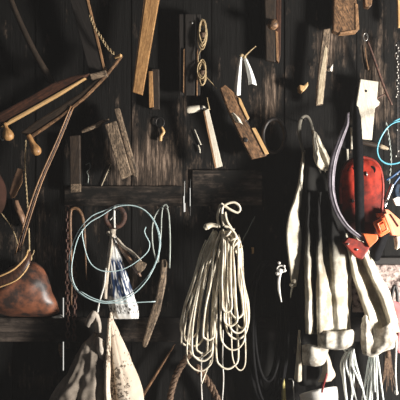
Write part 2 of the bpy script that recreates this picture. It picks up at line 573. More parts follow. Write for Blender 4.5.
# ================================================================== SETTING
def build_wall():
    rnd = random.Random(3)
    GAPS = [  # daylight chinks between the boards: (x left, x right, y top, y bottom)
        (61.8, 63.4, 298, 372), (183.4, 185.4, 181, 212), (189.8, 190.4, 188, 206)]
    edges = [-240, -215, -188, -160, -136, -110, -84, -60, -35, -12, 12, 36, 61.8, 63.4, 84, 108, 132, 158, 183.4, 185.4, 189.8,
             190.4, 212, 236, 262, 285, 308, 334, 357, 384, 408, 430, 455, 480, 505, 530, 560, 590, 615, 640]
    mb = MB()
    for a, b in zip(edges, edges[1:]):
        gap = [g for g in GAPS if abs(g[0] - a) < .01 and abs(g[1] - b) < .01]
        off = rnd.uniform(0, .008) if b - a > 6 else .004
        spans = [(-100, 520)] if not gap else [(-100, gap[0][2]), (gap[0][3], 520)]
        for y0, y1 in spans:
            p, q = P(a, y0), P(b, y1)
            w = .0006 if b - a > 6 else 0
            mb.box(((p.x + q.x) / 2, .014 + off, (p.z + q.z) / 2), ((q.x - p.x) / 2 - w, .014, (p.z - q.z) / 2))
    # splinters left standing in the middle chink
    for x0, x1, x2, x3, y0, y1 in ((183.2, 184.6, 184.2, 183.2, 180, 196), (185.0, 185.6, 185.6, 184.6, 180, 203), (183.2, 183.6, 183.8, 183.2, 203, 214)):
        mb.prism([(x0, y0), (x1, y0), (x2, y1), (x3, y1)], -.006, .014)
    struct('wall_back', mb, M['boards'], bevel=.002)
    # weather boards on the outside close the joints, but not the chinks
    bk = MB()
    xs = [-240, 60.5, 64.5, 181.5, 192, 640]
    for a, b in zip(xs, xs[1:]):
        gy = {60.5: (294, 375), 181.5: (179, 216)}.get(a)
        for y0, y1 in ([(-100, 520)] if not gy else [(-100, gy[0]), (gy[1], 520)]):
            p, q = P(a, y0), P(b, y1)
            bk.box(((p.x + q.x) / 2, .046, (p.z + q.z) / 2), ((q.x - p.x) / 2, .006, (p.z - q.z) / 2))
    struct('wall_outer', bk, M['boards'])
    # cross boards and rails
    def hb(name, x0, x1, y0, y1, t, mat, y_back=0.0):
        p, q = P(x0, y0), P(x1, y1)
        struct(name, MB().box(((p.x + q.x) / 2, y_back - t / 2, (p.z + q.z) / 2), ((q.x - p.x) / 2, t / 2, (p.z - q.z) / 2)), mat, bevel=.004)
    hb('trim_1', -240, 640, 317, 341, .022, M['rail'])
    hb('trim_2', 64.5, 181.5, 186, 206, .010, M['hboards'])
    hb('trim_3', 192, 262, 170, 206, .010, M['hboards'])
    hb('trim_4', 352, 640, 257, 264, .030, M['wood_black'])
    hb('trim_5', 352, 640, 264.5, 312, .014, M['whitewash'])


build_wall()
fl = MB().box((0, -2.0, -.03), (3.2, 2.2, .03)); struct('floor', fl, M['ground'])
# overcast daylight outside, behind the chinks
sk, nt_, bs_ = _mat('overcast daylight'); nt_.nodes.remove(bs_)
em = nt_.nodes.new('ShaderNodeEmission'); em.inputs[0].default_value = (1, .96, .88, 1); em.inputs[1].default_value = .9
nt_.links.new(em.outputs[0], nt_.nodes['Material Output'].inputs[0])
struct('sky', MB().box((0, 1.2, 1.8), (2.6, .01, 1.9)), sk)


def nail(px, py, reach, label, mat='iron', r=.0028):
    mb = MB()
    a, b = P(px, py, -.004), P(px, py, reach)
    b.x, b.z = b.x, b.z
    mb._lathe(Vector((b.x, .006, b.z)), b, [Vector((0, r, 0)), Vector((.97, r, 0)), Vector((.972, r * 2.2, 0)), Vector((1, r * 2.0, 0))], 10)
    return single('nail', mb, M[mat], label, 'nail', 'nails in the board wall')


def pts(lst, d):
    return [P(x, y, q[0] if q else d) for x, y, *q in lst]


def ell(cx, cy, rx, ry, d, n=28, a0=0, dd=0.0):
    return [P(cx + rx * math.cos(a0 + 2 * PI * k / n), cy + ry * math.sin(a0 + 2 * PI * k / n), d + dd * math.sin(2 * PI * k / n)) for k in range(n)]

# ================================================================== UPPER LEFT
single('wooden_pole', MB().tube(pts([(6, -12), (20, 22), (36, 55), (53, 84)], .09), [.013, .014, .015, .019], 10), M['wood_dark'],
       'dark round pole slanting down at the top left corner', 'pole')

t = Thing('plough_handle', 'upper of two curved wooden handles at top left, with round knob at its left end', 'handle', (60, 85, .16))
h = MB().prism([(-14, 121), (0, 112), (30, 96), (52, 83), (72, 76), (90, 73), (85, 77), (60, 91), (32, 107), (10, 119), (0, 126), (-10, 131)], .165, .035)
t.part('shaft', h, M['wood_red'], bevel=.006)
e = MB().prism([(0, 127), (10, 119.2), (32, 107), (60, 91), (84, 77.3), (86, 78), (61, 94), (33, 110), (12, 121.8), (6, 125), (4, 128)], .171, .03)
t.part('lit_edge', e, M['wood_bright'], bevel=.004, label='pale lower edge painted as lit')  # paler wood paints the light on the lower edge
k = MB().lathe(P(5, 123, .165), P(9.5, 140.5, .175), [(0, .010), (.25, .009), (.5, .021), (.75, .027), (.93, .019), (1, .004)], 18)
t.part('knob', k, M['wood_honey'])
t.part('ring', MB().tube(ell(2.5, 134, 2.6, 6, .155, 20), .0035, 6, n=1, closed=True), M['steel'])

nest(t, 'shaft', 'lit_edge')
t = Thing('plough_handle', 'lower of two curved wooden handles at top left, reaching up right to a small peg', 'handle', (60, 112, .12))
h = MB().prism([(20, 133), (36, 121), (60, 106), (80, 93), (100, 76), (103, 77), (84, 97), (60, 116), (40, 129), (29, 136)], .125, .03)
t.part('shaft', h, M['wood_dark'], bevel=.006)
e = MB().prism([(29, 136), (40, 128.6), (60, 115.5), (84, 96), (104, 76), (121, 54.5), (122.6, 55.6), (105.4, 77.6), (85.4, 97.8), (61.4, 117.2), (41.4, 130.6), (30.6, 138)], .130, .025)
t.part('lit_edge', e, M['wood_brown'], bevel=.0025, label='pale lower edge painted as lit')  # light on this edge painted in as lighter brown wood
k = MB().lathe(P(28.5, 135, .125), P(38.5, 155, .14), [(0, .011), (.2, .0125), (.45, .014), (.75, .024), (.93, .018), (1, .004)], 18)
t.part('knob', k, M['wood_honey'])
t.part('peg', MB().lathe(P(115, 58, .12), P(121.5, 55, .14), [(0, .006), (.5, .007), (.9, .009), (1, .003)], 10), M['wood_bright'])

nest(t, 'shaft', 'lit_edge')
t = Thing('wooden_board', 'dark tapering board with a pale right edge, wedged above the curved handles', 'board', (88, 40, .1))
t.part('plank', MB().prism([(66, -14), (84, -14), (104, 72), (90, 75)], .11, .03), M['wood_black'], bevel=.003)
t.part('edge', MB().prism([(83, -14), (85.2, -14), (106, 71), (104, 73)], .114, .03), M['edge_brown'], bevel=.002, label='pale edge strip painted as lit')  # paler strip paints the lit right edge
t.part('lit_end', MB().prism([(89.5, 74), (105.5, 70), (107, 75.5), (91, 79)], .150, .045), M['wood_grey'], bevel=.003)  # lighter wood paints the lit end of the board

single('twisted_wire', MB().twist(pts([(90, 15, ), (95, 28), (101, 37), (107, 47), (114, 54)], .150), .0085, 2, .040, rs=.0028), M['twine'],
       'twisted wire curling along the right edge of the dark tapering board', 'wire')

t = Thing('wooden_batten', 'broad honey coloured batten hanging aslant at top centre left', 'batten', (146, 45, .1))
t.part('board', MB().prism([(147, -14), (161.5, -14), (142.3, 95), (132.5, 92)], .12, .022), M['wood_honey'], bevel=.003)
t.part('edge', MB().prism([(145.8, -14), (147.3, -14), (133, 92), (131.8, 91.4)], .117, .022), M['edge_brown'], bevel=.001, label='darker left edge')

t = Thing('wooden_batten', 'short dark upright batten with a bright left edge, behind the honey coloured one', 'batten', (153, 90, .05))
t.part('board', MB().prism([(151.5, 69), (159, 69), (159.5, 109), (151.5, 109)], .032, .032), M['wood_dark'], bevel=.003)
t.part('edge', MB().prism([(148.6, 71), (152.6, 71), (153.6, 107), (149, 107.5)], .038, .038), M['wood_honey'], bevel=.002, label='bright left edge')

t = Thing('board_bundle', 'dark upright panel of three narrow boards left of the tan twine', 'panel', (189, 55, .06))
for a, b, dd in ((179, 184.2, .06), (185, 195.4, .066), (196.2, 201, .06)):
    t.part('slat', MB().prism([(a, 14), (b, 14), (b - .8, 95), (a + .3, 95)], dd, .03), M['wood_black'], bevel=.003)
t.part('edge', MB().prism([(183.4, 50), (184.4, 48), (184, 93), (183, 92)], .068, .03), M['edge_brown'], bevel=.001, label='brown line painted as lit ridge')  # brown lines paint the light caught by the ridges
t.part('edge', MB().prism([(197, 52), (198, 48), (197.6, 95), (196.4, 95)], .068, .03), M['edge_brown'], bevel=.001, label='brown line painted as lit ridge')
t.part('nail_head', MB().ball(P(192, 23, .068), (.006, .004, .006)), M['steel'])

rnd = random.Random(11)
for (cx, cy, rx, ry, lab, tail) in ((203, 34, 4.2, 15, 'upper tan twine knot beside the dark three-board panel', [(203, 46), (199, 54), (198, 62)]),
                                    (202.5, 72, 4.2, 11, 'lower tan twine knot beside the dark panel, its tail slanting right', [(203, 74), (210, 81), (217, 89)])):
    t = Thing('twine_hank', lab, 'twine', (cx, cy, .07))
    mb = MB()
    for i in range(7):
        ox, oy = rnd.uniform(-1.2, 1.2), rnd.uniform(-3, 3)
        mb.tube(ell(cx + ox, cy + oy, rx * rnd.uniform(.55, 1), ry * rnd.uniform(.55, 1), .080 + rnd.uniform(-.012, .012), 16, 0, .012), .0032, 6, n=2, closed=True)
    t.part('coil', mb, M['twine'])
    mb = MB()
    for i in range(4):
        mb.tube(ell(cx, cy + 1.2 * i - 2, rx * .7, 1.2, .082, 12, 0, .016), .003, 6, n=2, closed=True)
    t.part('binding', mb, M['rope_brown'])
    t.part('tail', MB().tube(pts(tail, .085), .002, 6), M['twine'])

# pale mallet-like hook
t = Thing('wooden_peg', 'pale turned peg lying level, its right end on the bleached batten', 'peg', (195, 109, .06))
t.part('body', MB().lathe(P(186, 110, .075), P(206, 107.5, .075), [(0, .012), (.08, .017), (.3, .0185), (.6, .0175), (.85, .012), (1, .008)], 18), M['wood_white'])
t.part('ferrule', MB().lathe(P(200, 108.4, .076), P(203, 107.9, .076), [(0, .0155), (.5, .016), (1, .0125)], 16), M['iron'])

nest(t, 'body', 'ferrule')
t = Thing('wooden_batten', 'narrow bleached white batten hanging aslant left of the hand plane', 'batten', (213, 138, .08))
t.part('board', MB().prism([(203.6, 111), (208.6, 108.5), (222.6, 166), (215.5, 168)], .10, .016), M['wood_white'], bevel=.002)
t.part('edge', MB().prism([(203.2, 111.5), (204.8, 110.5), (216.6, 167.6), (214.8, 168)], .104, .016), M['edge_brown'], bevel=.001, label='brown left edge')
t.part('spike', MB().tube(pts([(207, 97), (208, 103), (209.5, 110)], .09), [.001, .003, .004], 8), M['twine'])

# white cloth streamers
t = Thing('cloth_streamer', 'pair of white cloth strips tied on a twig above the hand plane', 'streamer', (243, 56, .09))
t.part('strip', MB().net([[(239.6, 57, .095), (241, 56.5, .105), (242, 57, .098)], [(237, 70, .095), (239, 70, .115), (241.3, 71, .098)],
                          [(234.6, 86, .095), (237.5, 86, .12), (240.6, 86, .1)], [(234, 93, .095), (237, 95.5, .115), (240.4, 95, .1)]]), M['white'], solid=.002)
t.part('strip', MB().net([[(243.6, 58.5, .095), (245, 58, .105), (246.4, 58, .098)], [(246, 68, .095), (248.6, 67.5, .115), (251, 68, .1)],
                          [(248.2, 80, .095), (251.5, 78, .12), (255, 79, .1)], [(248.4, 85, .095), (252.5, 84, .115), (256.6, 85.5, .1)]]), M['white'], solid=.002)
t.part('knot', MB().ball(P(241.6, 55.5, .1), (.011, .009, .009)).ball(P(244.6, 57, .1), (.008, .008, .009)), M['twine'])
t.part('twig', MB().tube(pts([(242, 59), (249, 52), (256, 46)], .088), [.0045, .0035, .002], 7), M['twine'])

# hand plane
t = Thing('hand_plane', 'brown wooden hand plane hanging aslant at upper centre', 'plane', (243, 120, .05))
t.part('body', MB().prism([(220, 88), (225, 84.5), (237, 95), (240, 100), (248.5, 117), (246, 121.5), (251, 128), (255, 128), (268.5, 153.5), (266, 156), (252, 159), (247.5, 151), (236, 127), (228, 109)], .11, .06),
       M['wood_brown'], bevel=.004)
t.part('sole_edge', MB().prism([(238, 97), (240.6, 98.5), (249.5, 118), (247.5, 120), (239.5, 104)], .116, .05), M['wood_bright'], bevel=.002, label='right edge painted bright as lit')  # brighter wood paints the lit right side of the plane
t.part('sole_edge', MB().prism([(251.5, 128), (255.5, 127.5), (269, 153.6), (265, 154.6)], .116, .05), M['wood_bright'], bevel=.002, label='right edge painted bright as lit')
t.part('shaving', MB().net([[(231, 113, .122), (233, 112.5, .135), (235, 114, .122)], [(233.5, 118.5, .12), (237, 117, .142), (240, 119, .122)], [(237, 123, .12), (240, 122.5, .135), (242.6, 124.5, .12)]]), M['wood_white'], solid=.002)
t.part('wedge', MB().prism([(237, 118), (246, 117), (250, 126), (243, 129), (238, 125)], .106, .03), M['iron'], bevel=.003)
t.part('pin', MB().lathe(P(245.5, 140, .105), P(245.5, 140, .116), [(0, .012), (.6, .012), (.9, .009), (1, .004)], 14), M['iron'])
nest(t, 'body', 'sole_edge')
single('iron_hoop', MB().tube(ell(274, 136, 11, 17, .05, 30), .010, 10, n=2, closed=True), M['iron'],
       'dark iron hoop hanging right of the hand plane', 'hoop')

# small plane with knob
t = Thing('knobbed_board', 'dark upright block with a round wooden knob near the top', 'block', (273, 30, .05))
t.part('body', MB().prism([(264.5, -6), (276, -6), (275.5, 62), (266, 60)], .06, .03), M['wood_dark'], bevel=.005)
t.part('edge', MB().prism([(275.6, -4), (281.5, -4), (280.6, 56), (279, 63), (276, 61)], .058, .028), M['wood_red'], bevel=.004, label='reddish right edge strip')
t.part('edge', MB().prism([(275.4, 30), (278, 32), (279, 63), (276.5, 60)], .062, .028), M['edge_brown'], bevel=.002, label='brown line painted as lit ridge')  # lit strip painted in lighter brown
t.part('knob', MB().lathe(P(276, 22, .06), P(271.5, 25.5, .125), [(0, .010), (.3, .013), (.6, .026), (.85, .024), (1, .006)], 16), M['wood_brown'])

nest(t, 'body', 'edge')
single('wood_chip', MB().prism([(299.5, 84.5), (304, 85.5), (308, 81.5), (308.5, 85), (306, 89), (302.5, 92), (300, 90)], .075, .077), M['wood_bright'],
       'small heart shaped brown wood chip, alone left of the long tapered batten', 'wood chip', bevel=.004)
single('white_scrap_or_light', MB().net([[(326.5, 70.5, .05), (330, 68, .06), (333, 64, .055)], [(327.5, 71.5, .055), (330.5, 71, .065), (332, 71.5, .06)]]), M['paper'],
       'white three cornered paper scrap right of the long tapered batten', 'paper', solid=.0015)

t = Thing('wooden_batten', 'long tapered batten at upper right, brown top fading to pale foot', 'batten', (322, 65, .07))
t.part('board', MB().prism([(323.5, 29.5), (330.5, 28), (329, 48), (323.2, 104.5), (316, 105.5), (318.5, 70)], .08, .022), M['wood_grey'], bevel=.003)
t.part('edge', MB().prism([(322.6, 60), (325, 45), (327.6, 48), (322.8, 103.6), (317.2, 104.6), (319.6, 75)], .0815, .01), M['wood_pale'], bevel=.002, label='face painted paler as lit')  # pale wood paints the light on the lower part

t = Thing('wooden_block', 'brown square ended block hanging at the top edge, right of the thin rod', 'block', (347, 15, .06))
t.part('body', MB().prism([(334, -14), (356, -14), (358.5, 29.5), (356, 31.5), (339.5, 33), (333, 31)], .09, .05), M['wood_brown'], bevel=.006)
t.part('edge', MB().prism([(355.2, 3), (358, 4), (359.4, 29), (357, 32), (340, 33.6), (340, 32), (355.6, 29.6)], .094, .05), M['edge_brown'], bevel=.002, label='rim painted bright as lit')  # lighter brown paints the lit right and bottom edges
single('thin_rod', MB().tube(pts([(340, -12), (335.5, 12), (331, 31)], .06), [.003, .0035, .004], 8), M['wire_grey'],
       'thin grey rod slanting to the top of the long tapered batten', 'rod')
single('wooden_block', MB().prism([(364, -12), (373, -12), (372, 5), (369.5, 7.5), (365, 6)], .1, .04), M['wood_brown'],
       'small wood end poking in at the top edge above the hooked poker', 'block', bevel=.004)

t = Thing('iron_poker', 'long thin iron poker with an eye at the top, right of the pale paddle', 'poker', (378, 65, .06))
t.part('shaft', MB().tube(pts([(367.5, 41), (373, 56), (381, 79), (386, 92), (392, 105)], .075), [.0055, .006, .0065, .006, .005], 8), M['rust'])
t.part('eye', MB().tube(ell(365.4, 37, 2.2, 3.8, .075, 16, .4), .0035, 7, n=2, closed=True), M['steel'])
t.part('prong', MB().tube(pts([(385.5, 94), (381, 96), (376, 99)], .07), .0045, 7), M['rust'])
single('small_stick', MB().tube(pts([(365, 46), (366, 58), (368.5, 70)], .005), [.002, .003, .0045], 8), M['edge_brown'],
       'short thin stick just above the pale paddle', 'stick')

t = Thing('wooden_paddle', 'broad pale board narrowing to the foot, above the red cover', 'paddle', (367, 110, .05))
t.part('board', MB().prism([(360.5, 79), (378.5, 81.5), (377, 99), (380, 102), (379, 105), (375, 108), (372, 140), (361, 139), (360.6, 116), (356, 107)], .075, .02), M['wood_white'], bevel=.003)
t.part('hole', MB().lathe(P(366, 91, .070), P(366, 91, .077), [(0, .006), (.9, .0065), (1, .004)], 10), M['iron'])
single('wooden_lath', MB().prism([(351, 127), (355.5, 126), (355, 149.5), (351, 149)], .014, .014), M['wood_white'],
       'narrow pale lath beside the black strap, left of the pale paddle', 'lath', bevel=.002)
single('wooden_lath', MB().prism([(346.6, 149), (348.6, 149), (349, 162), (346.8, 161)], .012, .012), M['wood_white'],
       'tiny pale lath directly above the left shoulder of the red cover', 'lath', bevel=.002)
t = Thing('turned_spindle', 'brown spindle with a pale tip lying across above the red cover', 'spindle', (375, 146, .08))
t.part('shaft', MB().lathe(P(360, 142, .09), P(381, 146.5, .09), [(0, .010), (.5, .012), (1, .010)], 12), M['wood_dark'])
t.part('tip', MB().lathe(P(380, 146.2, .09), P(388.5, 149, .09), [(0, .010), (.3, .0115), (.8, .008), (1, .003)], 12), M['wood_pale'])
single('grey_cable', MB().twist(pts([(386, 122), (389, 138), (391, 160), (389, 184)], .09), .0045, 2, .05), M['wire_grey'],
       'grey twisted cable hanging inside the turquoise wire loop at right', 'cable')
single('wooden_board', MB().prism([(397.4, -14), (402, -14), (403, 27), (398.4, 27)], .08, .02), M['wood_bright'],
       'narrow bright strip of board at the top right corner', 'board', bevel=.002)

# ================================================================== LEFT
t = Thing('wooden_block_mould', 'two grey boards nailed together, hanging aslant above the rusty ring', 'block', (120, 140, .05))
t.part('board', MB().prism([(104.6, 124.5), (116, 120.5), (131.5, 174.5), (121, 179.5)], .12, .05), M['wood_grey'], bevel=.004)
t.part('strip', MB().prism([(114, 109), (119, 107.5), (137.5, 173.5), (136, 177), (132, 175), (121, 133)], .10, .045), M['wood_grey'], bevel=.003)
single('bent_horn', MB().tube(pts([(81.5, 132), (88, 129), (96, 126), (102, 122), (109, 119.5)], .08), [.006, .011, .012, .009, .004], 12), M['wood_grey'],
       'bent grey horn shaped stick pointing at the nailed grey boards', 'horn')
t = Thing('wooden_batten', 'dark upright batten with a pale foot, below the lower curved handle', 'batten', (75, 165, .05))
t.part('board', MB().prism([(69.5, 136), (80, 135), (80.4, 192), (70.4, 192.5)], .06, .025), M['wood_dark'], bevel=.003)
t.part('foot', MB().prism([(70.6, 184), (80.4, 183.6), (80.4, 192), (70.6, 192.6)], .062, .02), M['wood_grey'], bevel=.002, label='foot painted pale as lit')  # lighter wood paints the lit lower end
single('small_gourd', MB().ball(P(108.5, 161, .010), (.010, .010, .018)), M['wood_grey'],
       'tiny dry gourd left of the nailed grey boards', 'gourd')
single('small_stick', MB().tube(pts([(111, 164), (107, 173), (101, 187)], .004), [.002, .003, .002], 7), M['wood_pale'],
       'short thin stick slanting below the tiny gourd', 'stick')
t = Thing('key_ring', 'dark ring with a pale key hanging from it, left of the dark gap', 'key ring', (160, 125, .05))
t.part('ring', MB().tube(ell(160, 122.5, 4.2, 4.8, .012, 20), .003, 7, n=2, closed=True), M['iron'])
t.part('key', MB().tube(pts([(161.5, 127), (163.5, 132), (161, 136), (160.3, 141)], .018), [.006, .009, .008, .009], 10), M['wood_bright'])
t.part('key', MB().tube(pts([(160.5, 128), (161.5, 133), (162.5, 138)], .008), [.004, .006, .005], 8), M['rust'])
single('small_stick', MB().tube(pts([(194.5, 129), (198, 138), (201, 145)], .003), [.0015, .003, .0025], 7), M['wood_white'],
       'upper of two short pale sticks left of the bleached batten', 'stick')
single('small_stick', MB().tube(pts([(198, 145), (199.5, 149), (200, 153)], .004), [.003, .004, .002], 7), M['wood_white'],
       'lower of two short pale sticks left of the bleached batten', 'stick')
single('wire_hook', MB().tube(pts([(86, 165), (89.5, 163), (90, 168), (87, 172), (88.5, 176), (88, 183)], .002), .0022, 6), M['wire_grey'],
       'small bent wire hook on the wall right of the pale footed batten', 'hook')

t = Thing('wooden_bow', 'long bow of two tan canes slanting down at the far left', 'bow', (45, 175, .12))
t.part('cane', MB().tube(pts([(71, 106), (56, 142), (39, 180), (27, 214), (15, 255)], .13), [.003, .0035, .004, .004, .0035], 8), M['edge_brown'])
t.part('cane', MB().tube(pts([(73.6, 107), (59, 143), (42.4, 181), (31, 215), (20, 251)], .13), [.003, .003, .0035, .0035, .003], 8), M['edge_brown'])
t.part('core', MB().tube(pts([(72.3, 107), (57.5, 142.5), (40.7, 180.5), (29, 214.5), (17.5, 252)], .118), .005, 8), M['wood_red'])

t = Thing('leather_sheath', 'dark brown sheath slanting at the left edge, left of the bow', 'sheath', (16, 185, .06))
t.part('body', MB().prism([(17, 168), (22, 169), (22, 180), (15, 196), (11, 199), (9, 193), (12, 182)], .08, .02), M['leather'], bevel=.004)
t.part('edge', MB().prism([(20, 180), (22, 181), (13.5, 198), (11.5, 197)], .084, .02), M['edge_brown'], bevel=.001)
single('leather_pouch', MB().sack([(200, 14, 18, .02, .01), (207, 14.5, 21, .022, .02), (216, 18, 25, .024, .024), (225, 22, 26, .02, .015), (228, 23.5, 25.5, .02, .005)], crumple=.004), M['leather'],
       'small brown leather pouch hanging just left of the bow', 'pouch')
single('clay_jar', MB().lathe(P(-8, 168, .1), P(-3, 214, .1), [(0, .012), (.12, .03), (.45, .055), (.8, .045), (1, .02)], 24), M['clay'],
       'red brown jar cut off by the left edge above the round hoop', 'jar')
single('twine_string', MB().twist(pts([(26, 140), (25, 168), (26.5, 190), (28, 212)], .07), .004, 2, .04), M['twine'],
       'dark twisted string hanging between the sheath and the bow', 'string')
single('twine_string', MB().tube(pts([(1, 213), (10, 225), (16, 238), (18, 249)], .09), .0028, 6), M['twine'],
       'slack pale twine slanting down from the jar at the left edge', 'string')
single('twine_string', MB().tube(pts([(28.8, 228), (29.2, 242), (29.4, 258)], .15), .004, 7).ball(P(29.6, 258, .152), (.013, .012, .016)).tube(pts([(29.6, 258), (33, 254), (34, 250)], .152), .003, 6), M['twine'],
       'knotted pale string rising from the wooden hoop to the bow', 'string')

t = Thing('wooden_hoop', 'bent brown wooden hoop with pale rims on top of the russet bag', 'hoop', (5, 272, .17))
band = [[(-14, 281, .20), (-14, 285, .205), (-14, 291, .20)], [(0, 276, .21), (1, 280, .215), (2, 286, .21)], [(14, 269, .205), (16, 274, .21), (18, 279, .205)],
        [(25, 258, .19), (27, 262, .195), (29, 266, .19)], [(28, 250, .16), (30, 252, .165), (31, 254, .16)]]
t.part('band', MB().net(band), M['wood_red'], solid=.005)
t.part('rim', MB().tube([P(r[0][0], r[0][1], r[0][2] + .003) for r in band], .0048, 8), M['wood_bright'])
t.part('rim', MB().tube([P(r[2][0] - 1, r[2][1] + .5, r[2][2] + .003) for r in band], .0042, 8), M['wood_bright'])

nest(t, 'band', 'rim')
single('leather_bag', MB().sack([(262, 24, 35, .08, .02), (266, 12, 41, .085, .05), (274, 0, 45.5, .09, .07), (283, -12, 48, .095, .085), (293, -18, 50.5, .095, .09), (301, -20, 54.5, .092, .085), (307, -16, 57, .085, .07), (311.5, -10, 58.5, .08, .05), (314, 0, 56, .075, .03), (316, 8, 50, .07, .015)],
       folds=lambda th, v: .03 * math.sin(3 * th + 4 * v) * v, crumple=.010, cs=9), M['copper'],
       'bulging russet leather bag resting on the brown wall rail at left', 'bag')
single('white_scrap_or_light', MB().prism([(51, 317.2), (60, 315), (62, 316), (62, 318), (55, 318.4)], .045, .02), M['paper'],  # white sliver paints the light along the rail top
       'white strip painting the light along the wall rail at the corner of the russet bag', 'paper', bevel=.002)
single('wood_chip', MB().prism([(58.5, 343), (61.5, 345), (62, 358), (60, 357), (58, 350)], .012, .014), M['wood_brown'],
       'brown wood splinter beside the bright wall chink, below the rail', 'wood chip', bevel=.002)

# chains and cane hook
def chain(label, px, y0, y1, d, sway=0.0, parts=True, mat='iron', pitch=5.2, w=1.7):
    t = Thing('chain', label, 'chain', (px, y0, d), 'iron chains on the wall')
    n = int((y1 - y0) / pitch)
    for i in range(n):
        y = y0 + i * pitch + pitch / 2
        x = px + sway * math.sin(i * .35)
        if i % 2 == 0:
            ring = [P(x + w * math.cos(a), y + pitch * .72 * math.sin(a), d) for a in [2 * PI * k / 12 for k in range(12)]]
        else:
            ring = [P(x, y + pitch * .72 * math.sin(a), d) + Vector((0, w * S * math.cos(a), 0)) for a in [2 * PI * k / 12 for k in range(12)]]
        t.part('link', MB().tube(ring, .0030, 6, n=1, closed=True), M[mat])
    return t
chain('long dark chain hanging just left of the bent cane', 67.5, 207, 352, .06, .4, mat='rust')
chain('short dark chain hanging right of the bright wall chink', 74.5, 262, 342, .05, .5, mat='rust')
single('bent_cane', MB().tube(pts([(71.5, 305), (71.5, 270), (70.5, 235), (70.5, 213), (73, 208.5), (78, 209.5), (82.5, 217), (84.5, 232), (85.5, 255), (86.5, 280)], .09),
       [.004, .006, .007, .0075, .008, .0085, .008, .006, .005, .003], 9), M['wood_brown'],
       'bent brown cane hooped over left of the big turquoise wire coil', 'cane')

# wire coil
t = Thing('wire_coil', 'big loose coil of pale turquoise wire around the blue printed bag', 'wire coil', (112, 255, .19))
A = [(106, 210), (92, 216), (80, 229), (72, 246), (69, 264), (71, 281), (80, 294), (95, 300.5), (112, 301), (128, 295), (142, 283), (153, 268), (159, 249), (157, 229), (148, 214), (134, 206), (118, 205)]
B = [(101, 216), (89, 223), (79, 236), (74, 252), (71.5, 270), (75, 286), (86, 297), (103, 303), (121, 301), (137, 291), (149, 277), (157, 260), (160.5, 243), (157, 226), (147, 212), (133, 205.5), (116, 207)]
t.part('loop', MB().tube(pts(A, .20), .0027, 6, n=4, closed=True), M['wire'])
t.part('loop', MB().tube(pts(B, .207), .0027, 6, n=4, closed=True), M['wire'])
t.part('loop', MB().tube(pts([(82, 229), (83, 240), (87, 256), (93, 266), (103, 271), (116, 271), (128, 267), (140, 259), (148, 251), (149.5, 243), (146, 236), (144.5, 231), (146, 227)], .20), .0026, 6, n=4), M['wire'])
t.part('tail', MB().tube(pts([(80, 291), (95, 299), (115, 303), (135, 302.5), (155.5, 301.5)], .212), .0024, 6, n=4), M['wire'])

# rusty ring, plastic bag
single('iron_ring', MB().tube(ell(115, 217, 9.4, 9.8, .125, 28), .0125, 10, n=2, closed=True), M['rust'],
       'flat rusty iron ring hanging above the blue printed bag', 'ring')
t = Thing('plastic_bag', 'white plastic bag with blue print hanging from the rusty ring', 'bag', (113, 230, .12))
t.part('bag', MB().sack([(236, 110.5, 115.5, .10, .012), (246, 109.5, 117.5, .10, .02), (258, 108, 121, .10, .032), (274, 107.5, 126, .10, .042), (290, 108, 131, .10, .045), (304, 110, 135, .10, .04), (313, 111.5, 137, .10, .03), (318.5, 113, 137.5, .10, .012)],
       folds=lambda th, v: .11 * math.sin(7 * th + .5) * (1 - v * .55) + .05 * math.sin(13 * th), crumple=.009, cs=13), M['bag'])
t.part('neck', MB().tube(pts([(114.5, 227), (112.5, 231), (113.5, 238)], .105), [.013, .016, .012], 12).ball(P(108.5, 233, .11), (.010, .01, .012)), M['tie'])
t.part('string', MB().tube(pts([(114.6, 206), (114.2, 215), (114.6, 228)], .138), [.005, .006, .005], 7).tube(pts([(110, 220), (112, 218), (114, 214)], .138), .003, 6), M['string'])
t.part('flap', MB().net([[(110, 234, .12), (112.5, 233, .13), (114.5, 235, .12)], [(109, 250, .125), (111, 249, .14), (112.4, 250, .125)], [(105.5, 270, .13), (108, 269, .145), (110, 270, .13)], [(102.5, 287, .13), (105, 287, .145), (107.5, 287, .13)], [(103, 299, .13), (105, 299, .14), (107, 299, .13)]]), M['tie'], solid=.003)
nest(t, 'neck', 'string')
t = Thing('leather_strap', 'pale folded strap ending in a grey block, right of the blue printed bag', 'strap', (125, 250, .13))
t.part('strap', MB().net([[(114.5, 238.5, .13), (116.5, 237.5, .145), (118.5, 238.5, .13)], [(120.5, 246, .135), (123, 245, .15), (125.5, 246.5, .135)], [(129.5, 252, .135), (132.5, 251.5, .15), (135, 253.5, .135)], [(136, 257.5, .135), (139, 258, .15), (141.4, 261, .135)]]), M['tie'], solid=.004)
t.part('strap', MB().net([[(117, 244, .115), (119, 243, .125), (121, 244, .115)], [(125, 257, .115), (128, 256, .125), (131, 258, .115)], [(133.5, 269, .115), (136, 268, .125), (138.5, 270, .115)], [(139, 276, .11), (140, 276.5, .115), (141.4, 276.5, .11)]]), M['leather'], solid=.004)
t.part('block', MB().prism([(133.5, 266.5), (138.5, 260.5), (146.5, 264), (145, 268.5), (139.5, 274)], .15, .03), M['wood_grey'], bevel=.004)

